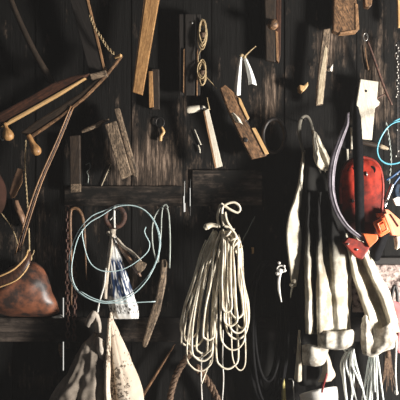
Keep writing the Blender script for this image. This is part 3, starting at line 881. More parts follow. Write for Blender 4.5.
# wire hook, wooden blade
t = Thing('wire_hook', 'tall loop of grey green wire above the curved wooden paddle', 'hook', (160, 210, .1))
t.part('loop', MB().tube(pts([(157, 263), (153, 248), (152, 230), (154.5, 217), (160, 208.5), (164.5, 206), (168, 211), (169.5, 225), (170, 245), (169.5, 268)], .12), .0042, 7), M['wire_grey'])
t.part('loop', MB().tube(pts([(158, 262), (159.5, 248), (161, 232), (161.5, 217), (163, 207), (166, 204.5), (168, 208)], .128), .0036, 7), M['wire_grey'])
single('curved_paddle', MB().prism([(161, 259.5), (165, 259), (167, 263), (166, 283), (160.5, 311), (147.5, 345), (145, 348.4), (142.6, 347), (142.4, 343), (149.5, 316), (156, 296), (160, 275)], .11, .02), M['wood_grey'],
       'curved grey wooden paddle hanging right of the blue printed bag', 'blade', bevel=.007)
single('thin_stick', MB().tube(pts([(175, 344), (160, 368), (139, 402)], .06), [.003, .0065, .0075], 8), M['wood_brown'],
       'thin brown stick slanting up from the white sack to the rope hank', 'stick')
single('twisted_rope', MB().twist(pts([(191, 352), (180, 368), (173, 385), (166, 420)], .05), .016, 3, .085), M['rope_brown'],
       'dark twisted rope end hanging below left of the rope hank', 'rope')
single('twisted_rope', MB().twist(pts([(196, 366), (205, 378), (213, 390), (226, 420)], .055), .017, 3, .085), M['rope_brown'],
       'brown twisted rope end hanging below the middle of the rope hank', 'rope')

# sacks
def white_folds(th, v):
    # one deep pleat left of the middle of the front, shallower ones beside it
    x = math.cos(th)
    g = 0.0
    if math.sin(th) > 0:
        g = -.62 * math.exp(-((x + .44) / .13) ** 2) - .16 * math.exp(-((x + .80) / .07) ** 2) - .10 * math.exp(-((x - .25 - .2 * v) / .10) ** 2) * (1 - v)
    return g + .03 * math.sin(5 * th + 2 * v)
t = Thing('cloth_sack', 'brown spattered white cloth sack hanging at bottom left', 'sack', (111, 312, .15))
t.part('body', MB().sack([(312, 109.6, 111.6, .12, .006), (320, 108.4, 114, .12, .018), (330, 107.2, 118.5, .12, .032), (345, 105.4, 124.5, .12, .046), (362, 103.4, 131.5, .12, .056), (380, 103, 138.5, .12, .06), (394, 103, 142, .12, .062), (408, 103.5, 142.4, .12, .062), (420, 104, 140, .12, .055), (428, 110, 134, .12, .03)],
       folds=white_folds, crumple=.006, cs=11, sides=120), M['sackcloth'])
t.part('side_fold', MB().net([[(108.6, 318, .13), (109.6, 318, .15), (110.6, 319, .135)], [(106.8, 335, .14), (108.4, 335, .185), (111, 336, .14)], [(104.8, 355, .15), (106.8, 355, .205), (111, 356, .15)],
                              [(104, 375, .15), (106.2, 376, .215), (110.6, 376, .15)], [(104, 394, .15), (106.6, 395, .21), (111, 394, .15)], [(105.6, 412, .15), (108, 412, .19), (112, 412, .15)]], crumple=.006, cs=16), M['sackcloth'], solid=.004)
t = Thing('cloth_sack', 'grubby dark grey cloth sack with a knotted neck, left of the white sack', 'sack', (93, 312, .1))
t.part('body', MB().sack([(331, 95, 100.5, .11, .018), (338, 90, 101, .12, .026), (350, 82, 102.4, .13, .040), (366, 73, 102.6, .135, .05), (382, 63, 102.8, .14, .058), (398, 54, 102.8, .14, .06), (415, 50, 102.6, .14, .06), (426, 56, 98, .14, .05), (432, 66, 92, .14, .02)],
       folds=lambda th, v: .11 * math.sin(6 * th + 2.5 * v) + .05 * math.sin(13 * th + 1 + 3 * v), crumple=.026, cs=11, sides=120), M['sack_grey'])
t.part('neck', MB().net([[(92.4, 312, .155), (94.6, 311, .180), (97, 312.6, .160), (98.4, 314.5, .145)], [(93.6, 318, .155), (96, 317.6, .185), (98.6, 318, .170), (100.2, 320, .145)],
                         [(94.8, 326, .155), (96.4, 326, .170), (99, 325.6, .185), (101.2, 327, .150)], [(96, 332.4, .145), (97.6, 333, .165), (100, 332.6, .175), (101.6, 332, .145)]], crumple=.006, cs=30), M['sackcloth_tie'], solid=.004)
t.part('knot', MB().net([[(92, 311.6, .165), (93.6, 310.8, .185), (96.4, 312.4, .180), (98, 315, .155)], [(88.6, 315.4, .165), (91, 315, .195), (94, 317.4, .190), (95.4, 319.6, .160)],
                         [(86.2, 321, .165), (88, 320.4, .185), (90.6, 322, .180), (91.6, 324, .160)], [(85.4, 326, .155), (86.4, 326.4, .165), (87.8, 327, .163), (88.6, 327.6, .155)]], crumple=.007, cs=30), M['sackcloth_tie'], solid=.005)
t.part('fold', MB().net([[(96.4, 337, .170), (98.6, 337, .190), (101.4, 338.6, .185), (104, 341, .165)], [(97, 343, .165), (99.6, 344, .200), (103, 346.6, .190), (105.4, 349, .165)],
                         [(96.6, 350, .165), (99, 351, .190), (102.4, 353, .195), (104.8, 355, .165)], [(98, 357, .165), (100, 358, .185), (102.6, 360, .180), (104, 361.6, .165)]], crumple=.009, cs=34), M['sackcloth_tie'], solid=.004)
t.part('string', MB().tube(pts([(97.5, 312.5), (99, 304), (102, 293), (104.4, 284), (106, 268)], .175), .0045, 7), M['string'])

nest(t, 'neck', 'knot', 'string')
nail(115.4, 209.6, .24, 'long nail carrying the rusty ring and the big turquoise wire coil')
nail(165.5, 207.5, .15, 'nail under the tall grey green wire loop')
# ================================================================== ROPE HANK
t = Thing('rope_hank', 'cream rope hank of many hanging loops at the centre', 'rope', (224, 206, .1))
rr = random.Random(21)
LO = [  # (x left, x right, y bottom, depth, x top left, x top right)
    (187, 213, 371, .150, 215, 222), (192, 212.5, 361, .165, 216, 224), (196.5, 211, 354, .145, 217, 224),
    (181.5, 190, 345, .125, 213, 218), (180.5, 199, 338, .115, 213, 219), (203, 214, 340, .19, 220, 226),
    (216.5, 238, 369, .165, 222, 232), (221, 245, 350, .185, 224, 235), (226, 247.5, 339, .17, 226, 236), (229, 246, 333, .195, 227, 236),
    (224, 237, 326, .205, 224, 233), (222, 232, 312, .215, 223, 231), (184, 204, 346, .13, 214, 220), (190, 207, 358, .12, 216, 223), (231, 243, 318, .21, 228, 236), (236, 248.5, 328, .15, 230, 238)]
mb = MB(); thin = MB()
for xl, xr, yb, d, tl, tr in LO:
    w_ = xr - xl
    j = lambda a=1.0: rr.uniform(-a, a)
    path = [P(tl + j(), 231 + j(2), .11 + j(.01)), P(tl * .74 + xl * .26 + j(1.4), 250, d * .9 + j(.012)), P(xl * .58 + tl * .42 + j(1.6), 280, d + j(.012)),
            P(xl * .9 + tl * .1 + j(1.0), (280 + yb) / 2 - 2, d + j(.012)), P(xl + j(.4), yb - w_ * .55, d + j(.008)), P(xl + w_ * .20, yb - w_ * .14, d), P(xl + w_ * .5, yb, d),
            P(xr - w_ * .20, yb - w_ * .14, d), P(xr + j(.4), yb - w_ * .55, d + j(.008)), P(xr * .92 + tr * .08 + j(1.0), (280 + yb) / 2 - 2, d + j(.012)),
            P(xr * .62 + tr * .38 + j(1.6), 280, d + j(.012)), P(tr * .70 + xr * .30 + j(1.4), 252, d * .9 + j(.012)), P(tr + j(), 236 + j(2), .115 + j(.01))]
    mb.tube(path, .0043 + rr.uniform(0, .0009), 8, n=5)
t.part('loops', mb, M['rope'])
thin.tube(pts([(231, 300), (231.5, 340), (233, 360), (239, 370), (244.5, 366), (245.5, 350), (244, 310)], .12), .0035, 7)
thin.tube(pts([(212, 262), (205, 272), (199, 300), (193, 330)], .10), .004, 7)
thin.tube(pts([(206, 240), (199, 258), (193, 285), (190, 320)], .09), .004, 7)
t.part('thin_loops', thin, M['rope'])
bd = MB()
for i in (2, 4, 5, 6):
    a = i / 6
    cx, cy = 224 + 13 * a, 224 + 25 * a
    bd.tube([P(cx - 5.5 + j(), cy + 3.5 + j(), .13), P(cx - 1.5, cy + 1.2 + j(2), .172), P(cx + 3, cy - 1.5 + j(2), .17), P(cx + 4.5 + j(), cy - 3, .125)], .0055, 8, n=4)
bd.tube(pts([(222, 214), (224, 221), (229, 230), (235, 240), (239, 252)], .155), .0062, 8)
bd.tube(pts([(225, 212), (227, 221), (233, 231), (238.5, 241), (237, 250)], .165), .0058, 8)
bd.tube(pts([(224, 226), (230, 228), (236, 236), (233, 245), (238, 256)], .175), .0055, 8)
t.part('binding', bd, M['rope'])
t.part('hanging_loop', MB().tube(pts([(219, 228), (217.5, 216), (220, 206), (221.5, 204)], .12), .0058, 8)
       .tube(pts([(223.5, 226), (222, 214), (223, 207), (228, 203.4), (234, 202.4), (239, 205.6), (240, 210), (237, 212.4), (231, 210), (225.5, 206.5), (221, 203.5)], .135), .0060, 8), M['rope'])
t.part('knot', MB().tube(pts([(218, 226), (212, 225), (207, 226.5), (204.5, 229)], .145), [.009, .011, .017, .009], 10), M['rope'])
t.part('tail', MB().tube(pts([(211, 360), (206, 372), (201.5, 384)], .12), .0035, 7), M['rope'])
nail(222, 205.5, .15, 'dark nail holding the cream rope hank')
single('white_string', MB().tube(pts([(223, 330), (222.5, 360), (223.5, 380), (221.5, 410)], .09), .003, 7), M['string'],
       'thin white string hanging straight below the right half of the rope hank', 'string')
single('white_string', MB().tube(pts([(202, 352), (201, 375), (202.5, 410)], .085), .0032, 7), M['string'],
       'thin white string hanging straight below the left half of the rope hank', 'string')
single('thin_rod', MB().tube(pts([(255, 216), (247, 232), (236, 252)], .003), [.002, .003, .003], 7), M['wire_grey'],
       'faint thin rod on the dark wall right of the rope hank', 'rod')
single('wood_chip', MB().prism([(251.6, 247.5), (254, 247.5), (254, 253), (252, 254)], .018, .02), M['wood_bright'],
       'tiny orange brown chip on the dark wall between rope hank and overalls', 'wood chip', bevel=.001)

# ================================================================== DARK CABLE, KNOT
t = Thing('cable_coil', 'black cable coil hanging in the shade between rope hank and overalls', 'cable', (268, 262, .06))
for i in range(7):
    cx, rx, ry = 267 + rr.uniform(-3, 3), rr.uniform(11, 22), rr.uniform(58, 74)
    t.part('loop', MB().tube(ell(cx, 262 + ry, rx, ry, .05 + i * .009, 22, 0, .01), .0075, 8, n=2, closed=True), M['rubber'])
t = Thing('string_knot', 'pale knotted string hanging left of the overalls', 'string', (280, 268, .16))
kb = MB()
for q in ((279, 263, .007), (284, 266, .006), (280, 271, .012), (277.5, 273.5, .009), (284.5, 270.5, .008)):
    kb.ball(P(q[0], q[1], .235), (q[2] * 1.15, q[2], q[2]))
kb.tube(ell(281, 269, 4, 3.4, .235, 12), .0035, 6, n=2, closed=True)
t.part('knot', kb, M['string'])
t.part('tail', MB().tube(pts([(280.4, 273), (278.8, 280), (279, 290), (281.4, 302)], .235), [.006, .007, .0065, .003], 8), M['string'])

# ================================================================== OVERALLS
t = Thing('canvas_overalls', 'cream stained canvas overalls with turned up cuffs hanging at right', 'overalls', (305, 116, .1))
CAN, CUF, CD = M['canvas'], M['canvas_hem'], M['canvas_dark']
# bib and inside, painted black to stand for shade
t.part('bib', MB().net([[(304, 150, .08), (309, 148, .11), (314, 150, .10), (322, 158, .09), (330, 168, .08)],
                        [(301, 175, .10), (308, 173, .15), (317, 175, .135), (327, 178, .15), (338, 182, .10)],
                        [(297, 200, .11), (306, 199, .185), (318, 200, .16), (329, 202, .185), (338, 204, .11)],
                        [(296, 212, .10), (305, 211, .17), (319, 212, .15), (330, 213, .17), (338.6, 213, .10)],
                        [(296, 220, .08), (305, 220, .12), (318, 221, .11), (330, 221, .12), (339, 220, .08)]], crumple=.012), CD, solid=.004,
       label='bib of the overalls, painted black as shade')
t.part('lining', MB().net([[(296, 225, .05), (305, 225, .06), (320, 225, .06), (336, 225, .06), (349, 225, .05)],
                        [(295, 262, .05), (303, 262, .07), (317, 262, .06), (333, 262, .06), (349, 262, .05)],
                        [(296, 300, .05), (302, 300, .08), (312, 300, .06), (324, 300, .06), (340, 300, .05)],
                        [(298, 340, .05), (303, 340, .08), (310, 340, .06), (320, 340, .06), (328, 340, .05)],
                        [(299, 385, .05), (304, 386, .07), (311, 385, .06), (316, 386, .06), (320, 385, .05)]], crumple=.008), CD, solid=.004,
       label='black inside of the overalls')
# bright left edge flap
t.part('side_flap', MB().net([[(303.0, 150, 0.102), (303.6, 150, 0.115), (304.9, 150, 0.094)],
                              [(299.0, 180, 0.152), (300.4, 180, 0.165), (303.4, 180, 0.143)],
                              [(294.4, 198, 0.194), (296, 198, 0.207), (301, 198, 0.185)],
                              [(288.6, 216, 0.228), (290.2, 215, 0.241), (299.6, 216, 0.219)],
                              [(286.6, 236, 0.241), (288.4, 236, 0.253), (301, 236, 0.231)],
                              [(288.0, 254, 0.232), (289.6, 254, 0.245), (300.4, 255, 0.223)],
                              [(290.2, 272, 0.207), (291.4, 272, 0.220), (298.4, 272, 0.198)],
                              [(291.4, 286, 0.178), (292.6, 287, 0.190), (296, 286, 0.168)]], crumple=.006, nu=6), M['canvas'], solid=.004)
t.part('flap_knot', MB().ball(P(294.6, 281, .22), (.010, .010, .012)).ball(P(292, 285, .21), (.012, .01, .009)).tube(pts([(292.5, 286), (291.2, 292), (290.4, 298)], .205), [.005, .004, .002], 7), CAN)
# strap loop over the nail
t.part('strap', MB().tube(pts([(304.4, 178), (303.5, 155), (300.4, 140), (299.2, 128), (301, 119.5), (305, 116), (309, 118.5), (312, 127), (313.6, 138), (316, 152), (318, 166)], .115), [.007, .0075, .008, .010, .008, .007, .007, .0075, .008, .008, .008], 10, sq=.45), M['strap_cloth'])
# collar piece lit at the right of the loop
t.part('collar', MB().net([[(312.4, 130, .13), (313.2, 129.6, .145), (314.4, 130, .14), (315.4, 131, .13), (316.4, 132, .11)],
                           [(312.8, 140, .15), (314, 140, .17), (316.6, 140, .155), (318.8, 140, .155), (321, 141, .11)],
                           [(313.4, 150, .16), (315, 149, .19), (319, 149, .165), (322.6, 149, .17), (326, 151, .11)],
                           [(314, 159, .16), (316, 158, .20), (321.6, 158, .17), (326.4, 158, .18), (330.4, 160, .11)],
                           [(316, 165, .15), (318, 166, .19), (324.6, 165, .16), (329.4, 166, .17), (333.4, 169, .11)],
                           [(319, 169, .12), (322, 170, .15), (327, 171, .13), (331, 172, .13), (333.6, 174, .10)]], crumple=.010, cs=26), CAN, solid=.003)
t.part('strap', MB().net([[(317, 166, .13), (318.4, 166, .137), (319.6, 166, .13)], [(321.5, 178, .14), (323, 178, .147), (324.4, 178, .14)], [(326.5, 189, .145), (327.5, 189, .15), (328.5, 189, .145)]]), CAN, solid=.003)
t.part('strap', MB().net([[(321.6, 166, .13), (322.6, 166, .137), (323.6, 166, .13)], [(325, 176, .14), (326.4, 176, .147), (327.6, 176, .14)], [(328.5, 186, .145), (329.5, 186, .15), (330.5, 186, .145)]]), CAN, solid=.003)


# the folds run down the leg: ridge (r) and valley (v) columns, the lit flank looks right
def leg(rows):
    return MB().net(rows, nu=5, nv=7, crumple=.011, cs=13)
L1 = []
for y, xs, v3, r3, k in ((192, (305.5, 308.0, 310.5, 312.6, 315, 317.6, 320, 323, 327, 330.6, 335, 337, 338.4), .11, .24, .75),
                 (212, (305, 307.4, 310, 312.6, 315.2, 317.6, 320, 322.8, 327, 331, 336, 338, 339.4), .11, .24, .9),
                 (236, (304.6, 307, 310.4, 313.2, 315.6, 317.6, 320.4, 323, 327.6, 331.4, 344, 347.4, 349.5), .11, .24, 1.0),
                 (262, (304.4, 306.8, 311.0, 313.6, 315.6, 317.6, 322, 325.6, 329.6, 333.0, 345.4, 348.8, 351.5), .16, .234, 1.0),
                 (286, (305, 307.2, 311.8, 314.0, 315.8, 317.8, 326, 329.6, 332.6, 336, 345.6, 348.4, 350.6), .205, .224, 1.0),
                 (310, (305.5, 307.4, 312.2, 314.2, 315.6, 317.8, 328, 331.6, 334.4, 338, 346, 348, 350), .211, .223, 1.0),
                 (334, (306, 308, 312.6, 314.4, 315.8, 318.2, 327, 332.6, 334.4, 340, 346.4, 348, 350), .214, .222, .95)):
    ds = (.07, .25, .222, .09, .09, .25, .230, v3, v3 + .002, r3, .19, .12, .07)
    L1.append([(x, y, .07 + (d_ - .07) * k) for x, d_ in zip(xs, ds)])
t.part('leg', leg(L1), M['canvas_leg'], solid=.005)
t.part('cuff', MB().net([[(318.4, 330, .205), (326, 331, .245), (335, 331.5, .235), (344, 331, .245), (351, 329.5, .22), (353.5, 331, .15)],
                         [(317.8, 334, .215), (326, 335, .262), (335, 336, .25), (344, 335.5, .262), (352, 333.5, .23), (354.5, 334, .15)],
                         [(318, 343, .215), (326, 345, .262), (335, 346.4, .25), (344, 346, .262), (351, 343, .23), (353.6, 341, .15)],
                         [(318.6, 346, .20), (326, 348.4, .235), (335, 349.4, .23), (344, 349, .235), (350, 346, .21), (352.6, 344, .14)]], crumple=.004), CUF, solid=.005)
L2 = []
for y, x0, w_, k in ((232, 344, 12, .6), (248, 346.5, 19, 1), (270, 351, 25, 1), (290, 357, 30, 1), (306, 362.5, 31, 1), (322, 368, 30, .9), (334, 372, 28, .8)):
    us = (0, .10, .30, .40, .48, .62, .70, .86, .97, 1.0)
    ds = (.10, .20, .175, .125, .12, .13, .20, .185, .12, .09)
    L2.append([(x0 + w_ * u, y + 4 * (.5 - u), .09 + (d_ - .09) * k) for u, d_ in zip(us, ds)])
t.part('leg', leg(L2), CAN, solid=.005)
t.part('cuff', MB().net([[(362.4, 318, .19), (365, 315, .215), (369, 320, .19), (374, 327, .165), (381, 329, .20), (387, 325, .215), (391, 321, .17)],
                         [(361.6, 326, .20), (366, 325, .23), (371, 331, .19), (376, 334, .185), (383, 335, .225), (390, 332, .22), (394.5, 330, .17)],
                         [(361.6, 338, .20), (367, 338, .235), (372, 342, .205), (378, 343, .21), (385, 342, .23), (392, 340, .215), (397, 338, .16)],
                         [(361.8, 348, .20), (367, 350, .23), (372, 352.6, .22), (378, 351, .225), (385, 348, .22), (392, 346, .205), (397.6, 344.5, .155)],
                         [(362.4, 353.5, .18), (367, 355.4, .205), (372, 357.2, .20), (378, 354.5, .20), (385, 350.8, .20), (392, 348.4, .185), (397.4, 346.4, .14)]], crumple=.012, cs=26), CUF, solid=.005)
t.part('lining', MB().net([[(302, 345, .16), (309, 344, .19), (317, 346, .195), (326, 347, .17), (328.6, 349, .15)],
                           [(302.4, 352, .17), (309, 352, .21), (317, 353, .215), (325, 355, .18), (327, 356, .15)],
                           [(302.6, 360, .17), (309, 361, .205), (316, 362, .21), (322, 363, .18), (324.6, 362.6, .15)],
                           [(304, 364.6, .15), (309, 365.4, .185), (315, 366.4, .19), (320, 365.6, .17), (322, 365, .14)]], crumple=.005), CUF, solid=.004)
nail(305, 119, .14, 'dark nail under the strap of the overalls')
single('cloth_strip', MB().net([[(298.6, 330, .11), (299.6, 330, .13), (300.2, 331, .11)], [(297, 352, .11), (299.2, 352, .14), (300.4, 352, .11)], [(295.5, 368, .11), (298.6, 368, .145), (301.4, 368, .11)], [(294.6, 380, .11), (298, 382, .14), (301.4, 381, .11)]]), CAN,
       'narrow cream cloth strip hanging left below the overalls', 'cloth', solid=.004)
single('cloth_strip', MB().net([[(322, 352, .10), (325, 352, .125), (328, 353, .10)], [(323, 365, .10), (327.5, 365, .13), (332, 366, .10)], [(321, 376, .10), (327.5, 376, .13), (335, 375, .10)], [(318, 382, .10), (325, 382, .125), (331, 381, .10)]], crumple=.006), M['tie'],
       'tan cloth strip hanging over the white bowl below the overalls', 'cloth', solid=.004)
single('webbing_strap', MB().net([[(281, 378, .10), (282.6, 378, .11), (284.4, 378, .10)], [(281.4, 392, .10), (283.4, 392, .115), (285.4, 392, .10)], [(282.4, 412, .10), (284.4, 412, .115), (286.4, 412, .10)]]), M['yellow'],
       'yellowish webbing strap at the bottom edge left of the white bowl', 'strap', solid=.003)
single('white_string', MB().tube(pts([(288.4, 379), (292.6, 380), (293.6, 390), (295, 410)], .10), .003, 7), M['string'],
       'thin white string at the bottom edge right of the yellowish strap', 'string')

# white bowl
t = Thing('enamel_bowl', 'white bowl with a dark inside at the bottom edge below the overalls', 'bowl', (320, 398, .15))
BA, BB = P(323.4, 413, .185), P(318, 391, .145)
prof = [(0, .03), (.04, .05), (.3, .076), (.65, .087), (1, .092)]
t.part('shell', MB()._lathe(BA, BB, smooth([Vector((a, r, 0)) for a, r in prof], 5), 36), M['enamel'])
t.part('inside', MB()._lathe(BA.lerp(BB, .95), BA.lerp(BB, 1.004), [Vector((0, .07, 0)), Vector((.9, .084, 0)), Vector((1, .084, 0))], 36), M['rubber'], label='inside of the bowl, painted dark as shade')  # dark disc paints the shade inside a white bowl
single('red_ribbon', MB().net([[(326, 374, .17), (326.8, 373, .18), (327.4, 374, .17)], [(323.6, 381, .20), (324.8, 381.6, .21), (325.8, 381, .20)], [(322.2, 386, .232), (323.2, 387, .238), (324.2, 386, .232)], [(321, 392, .246), (322, 393, .25), (323, 392, .246)]]), M['redcloth'],
       'red ribbon hanging over the rim of the white bowl', 'ribbon', solid=.002)

# pale cords
for lab, x0, y0, st in (('pale cord tassel hanging below the left overall leg', 349, 352,
                         [(341, 346, 400, 348), (344, 347.5, 405, 350), (350, 353, 395, 352), (352, 362, 388, 353), (346, 357, 402, 351), (354, 351, 405, 353), (356, 366, 404, 353)]),
                        ('pale cord tassel hanging below the right overall leg', 374, 353,
                         [(368, 361, 406, 371), (371, 366.5, 404, 372), (373, 372, 406, 373), (376, 378, 406, 375), (378.6, 384, 406, 376), (375, 375, 392, 374), (373, 369, 404, 372)])):
    t = Thing('cord_tassel', lab, 'tassel', (x0, y0, .1))
    for i, (xa, xb, yb, xt) in enumerate(st):
        d = .10 + .012 * (i % 4)
        t.part('strand', MB().tube(pts([(xt, y0 - 4), (xa, y0 + 12), ((xa + xb) / 2 + rr.uniform(-1, 1), (y0 + 12 + yb) / 2), (xb, yb)], d), [.0045, .0052, .0050, .004], 7), M['teal_white'])
    t.part('binding', MB().tube(ell(x0, y0 - 2, 4.5, 1.6, .12, 16, 0, -.02), .006, 7, n=1, closed=True), M['teal_white'])

# ================================================================== RIGHT SIDE
t = Thing('black_strap', 'wide black strap hanging down in front of the red cover', 'strap', (357, 140, .2))
t.part('band', MB().net([[(355, 88, .03), (356.4, 87, .04), (358, 88, .03)], [(354, 104, .06), (356, 104, .07), (358, 104, .06)], [(352.6, 122, .15), (357, 122, .165), (361, 122, .15)], [(353, 150, .215), (358, 150, .225), (362.6, 150, .215)], [(354, 175, .235), (359, 175, .245), (363.6, 175, .235)], [(355, 205, .215), (359.6, 205, .225), (364, 205, .215)], [(356, 240, .17), (360, 240, .18), (364.6, 240, .17)]], crumple=.004), M['webbing'], solid=.004)
t = Thing('red_cover', 'red round topped plastic cover hanging behind the black strap', 'cover', (361, 195, .1))
t.part('back_plate', MB().prism([(339, 240), (338.6, 190), (341, 172), (346, 162.5), (353, 157.6), (361, 156), (369, 157.4), (376.5, 161.5), (381, 170), (383, 188), (381.5, 212), (376, 240)], .135, .05), M['maroon'], bevel=.01, seg=3)
t.part('front_plate', MB().net([[(343, 170, .165), (349, 162.4, .165), (356, 159.2, .165), (362, 158, .165), (369, 159.4, .165), (376, 163.6, .165), (380.4, 170, .165)],
                               [(342.6, 174, .172), (349, 167, .188), (356, 164.4, .19), (362, 163.4, .19), (369, 164.6, .19), (375.6, 168, .188), (380.8, 174, .172)],
                               [(342, 186, .172), (348, 182, .190), (355, 180, .195), (362, 179.6, .195), (369, 180.4, .195), (375.4, 182, .190), (381.4, 186, .172)],
                               [(341.8, 204, .165), (348, 203, .180), (355, 202, .185), (362, 202, .185), (369, 202, .185), (375.4, 203, .180), (381.4, 204, .165)],
                               [(342, 222, .150), (348, 222, .158), (355, 222, .16), (362, 222, .16), (369, 222, .16), (374.4, 222, .158), (379, 222, .15)]], crumple=.004, cs=20), M['red_darkened'], solid=.004)
t.part('rim', MB().tube(pts([(341, 204), (341, 188), (343.2, 173), (348.6, 163.6), (355.6, 158.8), (362, 157.4), (369.4, 158.8), (376.4, 163.2), (381, 172), (382.8, 188), (381.4, 216)], .165), .0075, 8), M['red'])
for hx, hy in ((351.5, 171), (371.5, 170)):
    t.part('hole', MB().lathe(P(hx, hy, .180), P(hx, hy, .1945), [(0, .019), (.9, .0195), (1, .016)], 18), M['rubber'])
t.part('stud', MB().ball(P(353, 201, .190), (.006, .008, .009)), M['steel'])
t.part('stud', MB().ball(P(366.5, 174, .198), (.004, .006, .012)), M['steel'])

nest(t, 'front_plate', 'hole', 'stud')
t = Thing('harness_strap', 'lilac grey strap curving down to the red buckle', 'strap', (335, 170, .2))
sp = [(348, 113, .12), (346.5, 124, .17), (341, 138, .21), (334.6, 156, .235), (331.4, 174, .245), (331.6, 192, .25), (336, 209, .255), (344, 223, .26), (354, 233, .262), (366, 241, .262)]
t.part('band', MB().tube(pts(sp, 0), [.006, .011, .015, .017, .017, .016, .014, .012, .010, .008], 12, sq=.45, n=6), M['lilac'])
t.part('stripe', MB().tube([P(x + 1.2, y - .8, d + .006) for x, y, d in sp], [.001, .0015, .0025, .003, .004, .004, .004, .004, .004, .003], 7), M['stripe'], label='pale stripe along the edge')  # pale line laid along the band

nest(t, 'band', 'stripe')
t = Thing('red_buckle', 'red plastic buckle at the lower end of the lilac grey strap', 'buckle', (360, 246, .2))
t.part('body', MB().prism([(343.6, 243), (348, 237.4), (355, 239), (366, 243), (371, 246.4), (362.4, 260), (356, 257.4)], .268, .04), M['red'], bevel=.006, seg=3)
t.part('bracket', MB().prism([(362.8, 233.4), (377.6, 234.4), (378.6, 238.6), (376.6, 241.6), (369.6, 248), (366.4, 242)], .282, .04), M['orange'], bevel=.005, seg=3)
t.part('rivet', MB().ball(P(356.6, 249.6, .270), (.006, .005, .006)), M['steel'])
t.part('rivet', MB().ball(P(348, 244, .270), (.005, .005, .005)), M['steel'])
nest(t, 'body', 'rivet')
single('black_strap', MB().net([[(379, 232, .17), (384, 233, .19), (388, 234, .17)], [(375, 243, .17), (380, 244, .195), (385, 245, .17)], [(370, 252, .17), (376, 254, .19), (381, 255, .17)], [(372, 258, .16), (375, 261, .175), (379, 260, .16)]]), M['webbing'],
       'black strap end dangling right of the red buckle', 'strap', solid=.006)

t = Thing('orange_clip', 'square orange plastic clip with a raised square, right of the red buckle', 'clip', (382, 227, .22))
t.part('plate', MB().prism([(374, 222.4), (384.4, 217), (390.6, 231.6), (380.4, 237.4)], .245, .03), M['orange'], bevel=.004, seg=3)
fr = MB().tube(pts([(377.4, 223.6), (383.4, 220.4), (387.2, 229.6), (381.4, 233)], .25), .006, 8, n=1, closed=True)
t.part('rim', fr, M['orange'])
t.part('tongue', MB().prism([(379.6, 225), (383.4, 223), (386, 229), (382, 231.4)], .254, .01), M['orange'], bevel=.002)
nest(t, 'plate', 'rim', 'tongue')
t = Thing('orange_clip', 'faded orange three cornered clip touching the right edge', 'clip', (392, 222, .2))
t.part('plate', MB().prism([(384.6, 209), (388.6, 209.6), (404, 223), (406, 234), (398.6, 236), (392.8, 235.4), (390, 226)], .215, .03), M['salmon'], bevel=.004, seg=3)
t.part('bar', MB().prism([(384, 214), (387.4, 213), (395.2, 234), (392.2, 235.6)], .222, .03), M['salmon'], bevel=.003)
t.part('slot', MB().prism([(389, 214), (391, 214), (399, 226), (397.4, 227)], .217, .01), M['maroon'], bevel=.001)
nest(t, 'plate', 'bar', 'slot')
single('orange_clip', MB().prism([(376.4, 213.4), (383.4, 213), (387, 215.6), (384, 217), (379, 217.6)], .19, .03), M['orange'],
       'small orange clip end peeping out above the square orange clip', 'clip', bevel=.003)

# turquoise wire loop and blue tools at the edge
t = Thing('wire_loop', 'bright turquoise wire loop cut off by the right edge', 'wire', (390, 140, .15))
t.part('loop', MB().tube(pts([(408, 117), (398, 119.4), (388.6, 126), (381, 137), (377.2, 149), (379.4, 158.4), (386, 163.4), (394, 163.8), (402, 161), (410, 154)], .16), .0042, 7), M['wire_cyan'])
t.part('tail', MB().tube(pts([(388.6, 126), (396, 122), (406, 121)], .165), .003, 7), M['wire_cyan'])
t = Thing('cutting_pliers', 'blue handled pliers slanting at the right edge above the orange clips', 'pliers', (392, 178, .14))
t.part('handle', MB().tube(pts([(386, 180), (392, 176.6), (400, 170.4), (406, 166)], .15), [.004, .006, .007, .006], 8), M['blue'])
t.part('handle', MB().tube(pts([(391, 189), (396, 181), (402, 174), (408, 170)], .14), [.004, .006, .007, .006], 8), M['blue'])
t.part('jaw', MB().prism([(383.4, 206), (386, 196), (390.6, 186), (393.6, 187), (389, 199), (385.6, 208)], .15, .02), M['steel'], bevel=.003)
single('steel_tube', MB().lathe(P(386.4, 200, .17), P(392.4, 184, .17), [(0, .007), (.1, .010), (.9, .010), (1, .008)], 14), M['steel'],
       'short bright steel tube above the orange clips', 'tube')
single('white_tag', MB().prism([(393, 199), (398, 196.6), (405, 199), (405, 206), (396, 205.6)], .18, .012), M['paper'],
       'white tag at the right edge above the faded orange clip', 'tag', bevel=.002)
single('blue_strap', MB().net([[(394, 186, .13), (397, 184, .14), (400, 184, .13)], [(392, 193, .13), (395.6, 192, .145), (399, 193, .13)], [(396, 206, .13), (401, 207, .14), (406, 206, .13)]]), M['navy'],
       'dark blue strap bunched at the right edge behind the white tag', 'strap', solid=.004)
single('white_cloth', MB().net([[(393.6, 237, .15), (397, 236, .165), (404, 236, .15)], [(394.4, 243, .15), (398, 243, .17), (404, 243, .15)], [(395, 249, .15), (397, 249.6, .16), (400, 247, .15)]]), M['tie'],
       'pale cloth tip hanging under the faded orange clip', 'cloth', solid=.003)

# saw chain, glints on the cutters painted as white beads
t = Thing('saw_chain', 'dark saw chain with white painted glints hanging at the right edge', 'chain', (398, 45, .08))
lk = MB()
for i in range(32):
    y = 42 + i * 3.6
    lk.prism([(396.4, y), (399, y - .4), (399.6, y + 3.4), (397, y + 3.8)], .085, .012)
t.part('drive_links', lk, M['iron'], bevel=.001)
for i in range(24):
    y = 45 + i * 2.75 + rr.uniform(-.5, .5) if i < 20 else (130, 151, 156, 174)[i - 20]
    x = 397.4 + rr.uniform(-1.4, 1.4)
    t.part('painted_glint', MB().ball(P(x, y, .092), (.0030, .004, .0030 + rr.uniform(0, .002)), 8, 6), M['paper'])

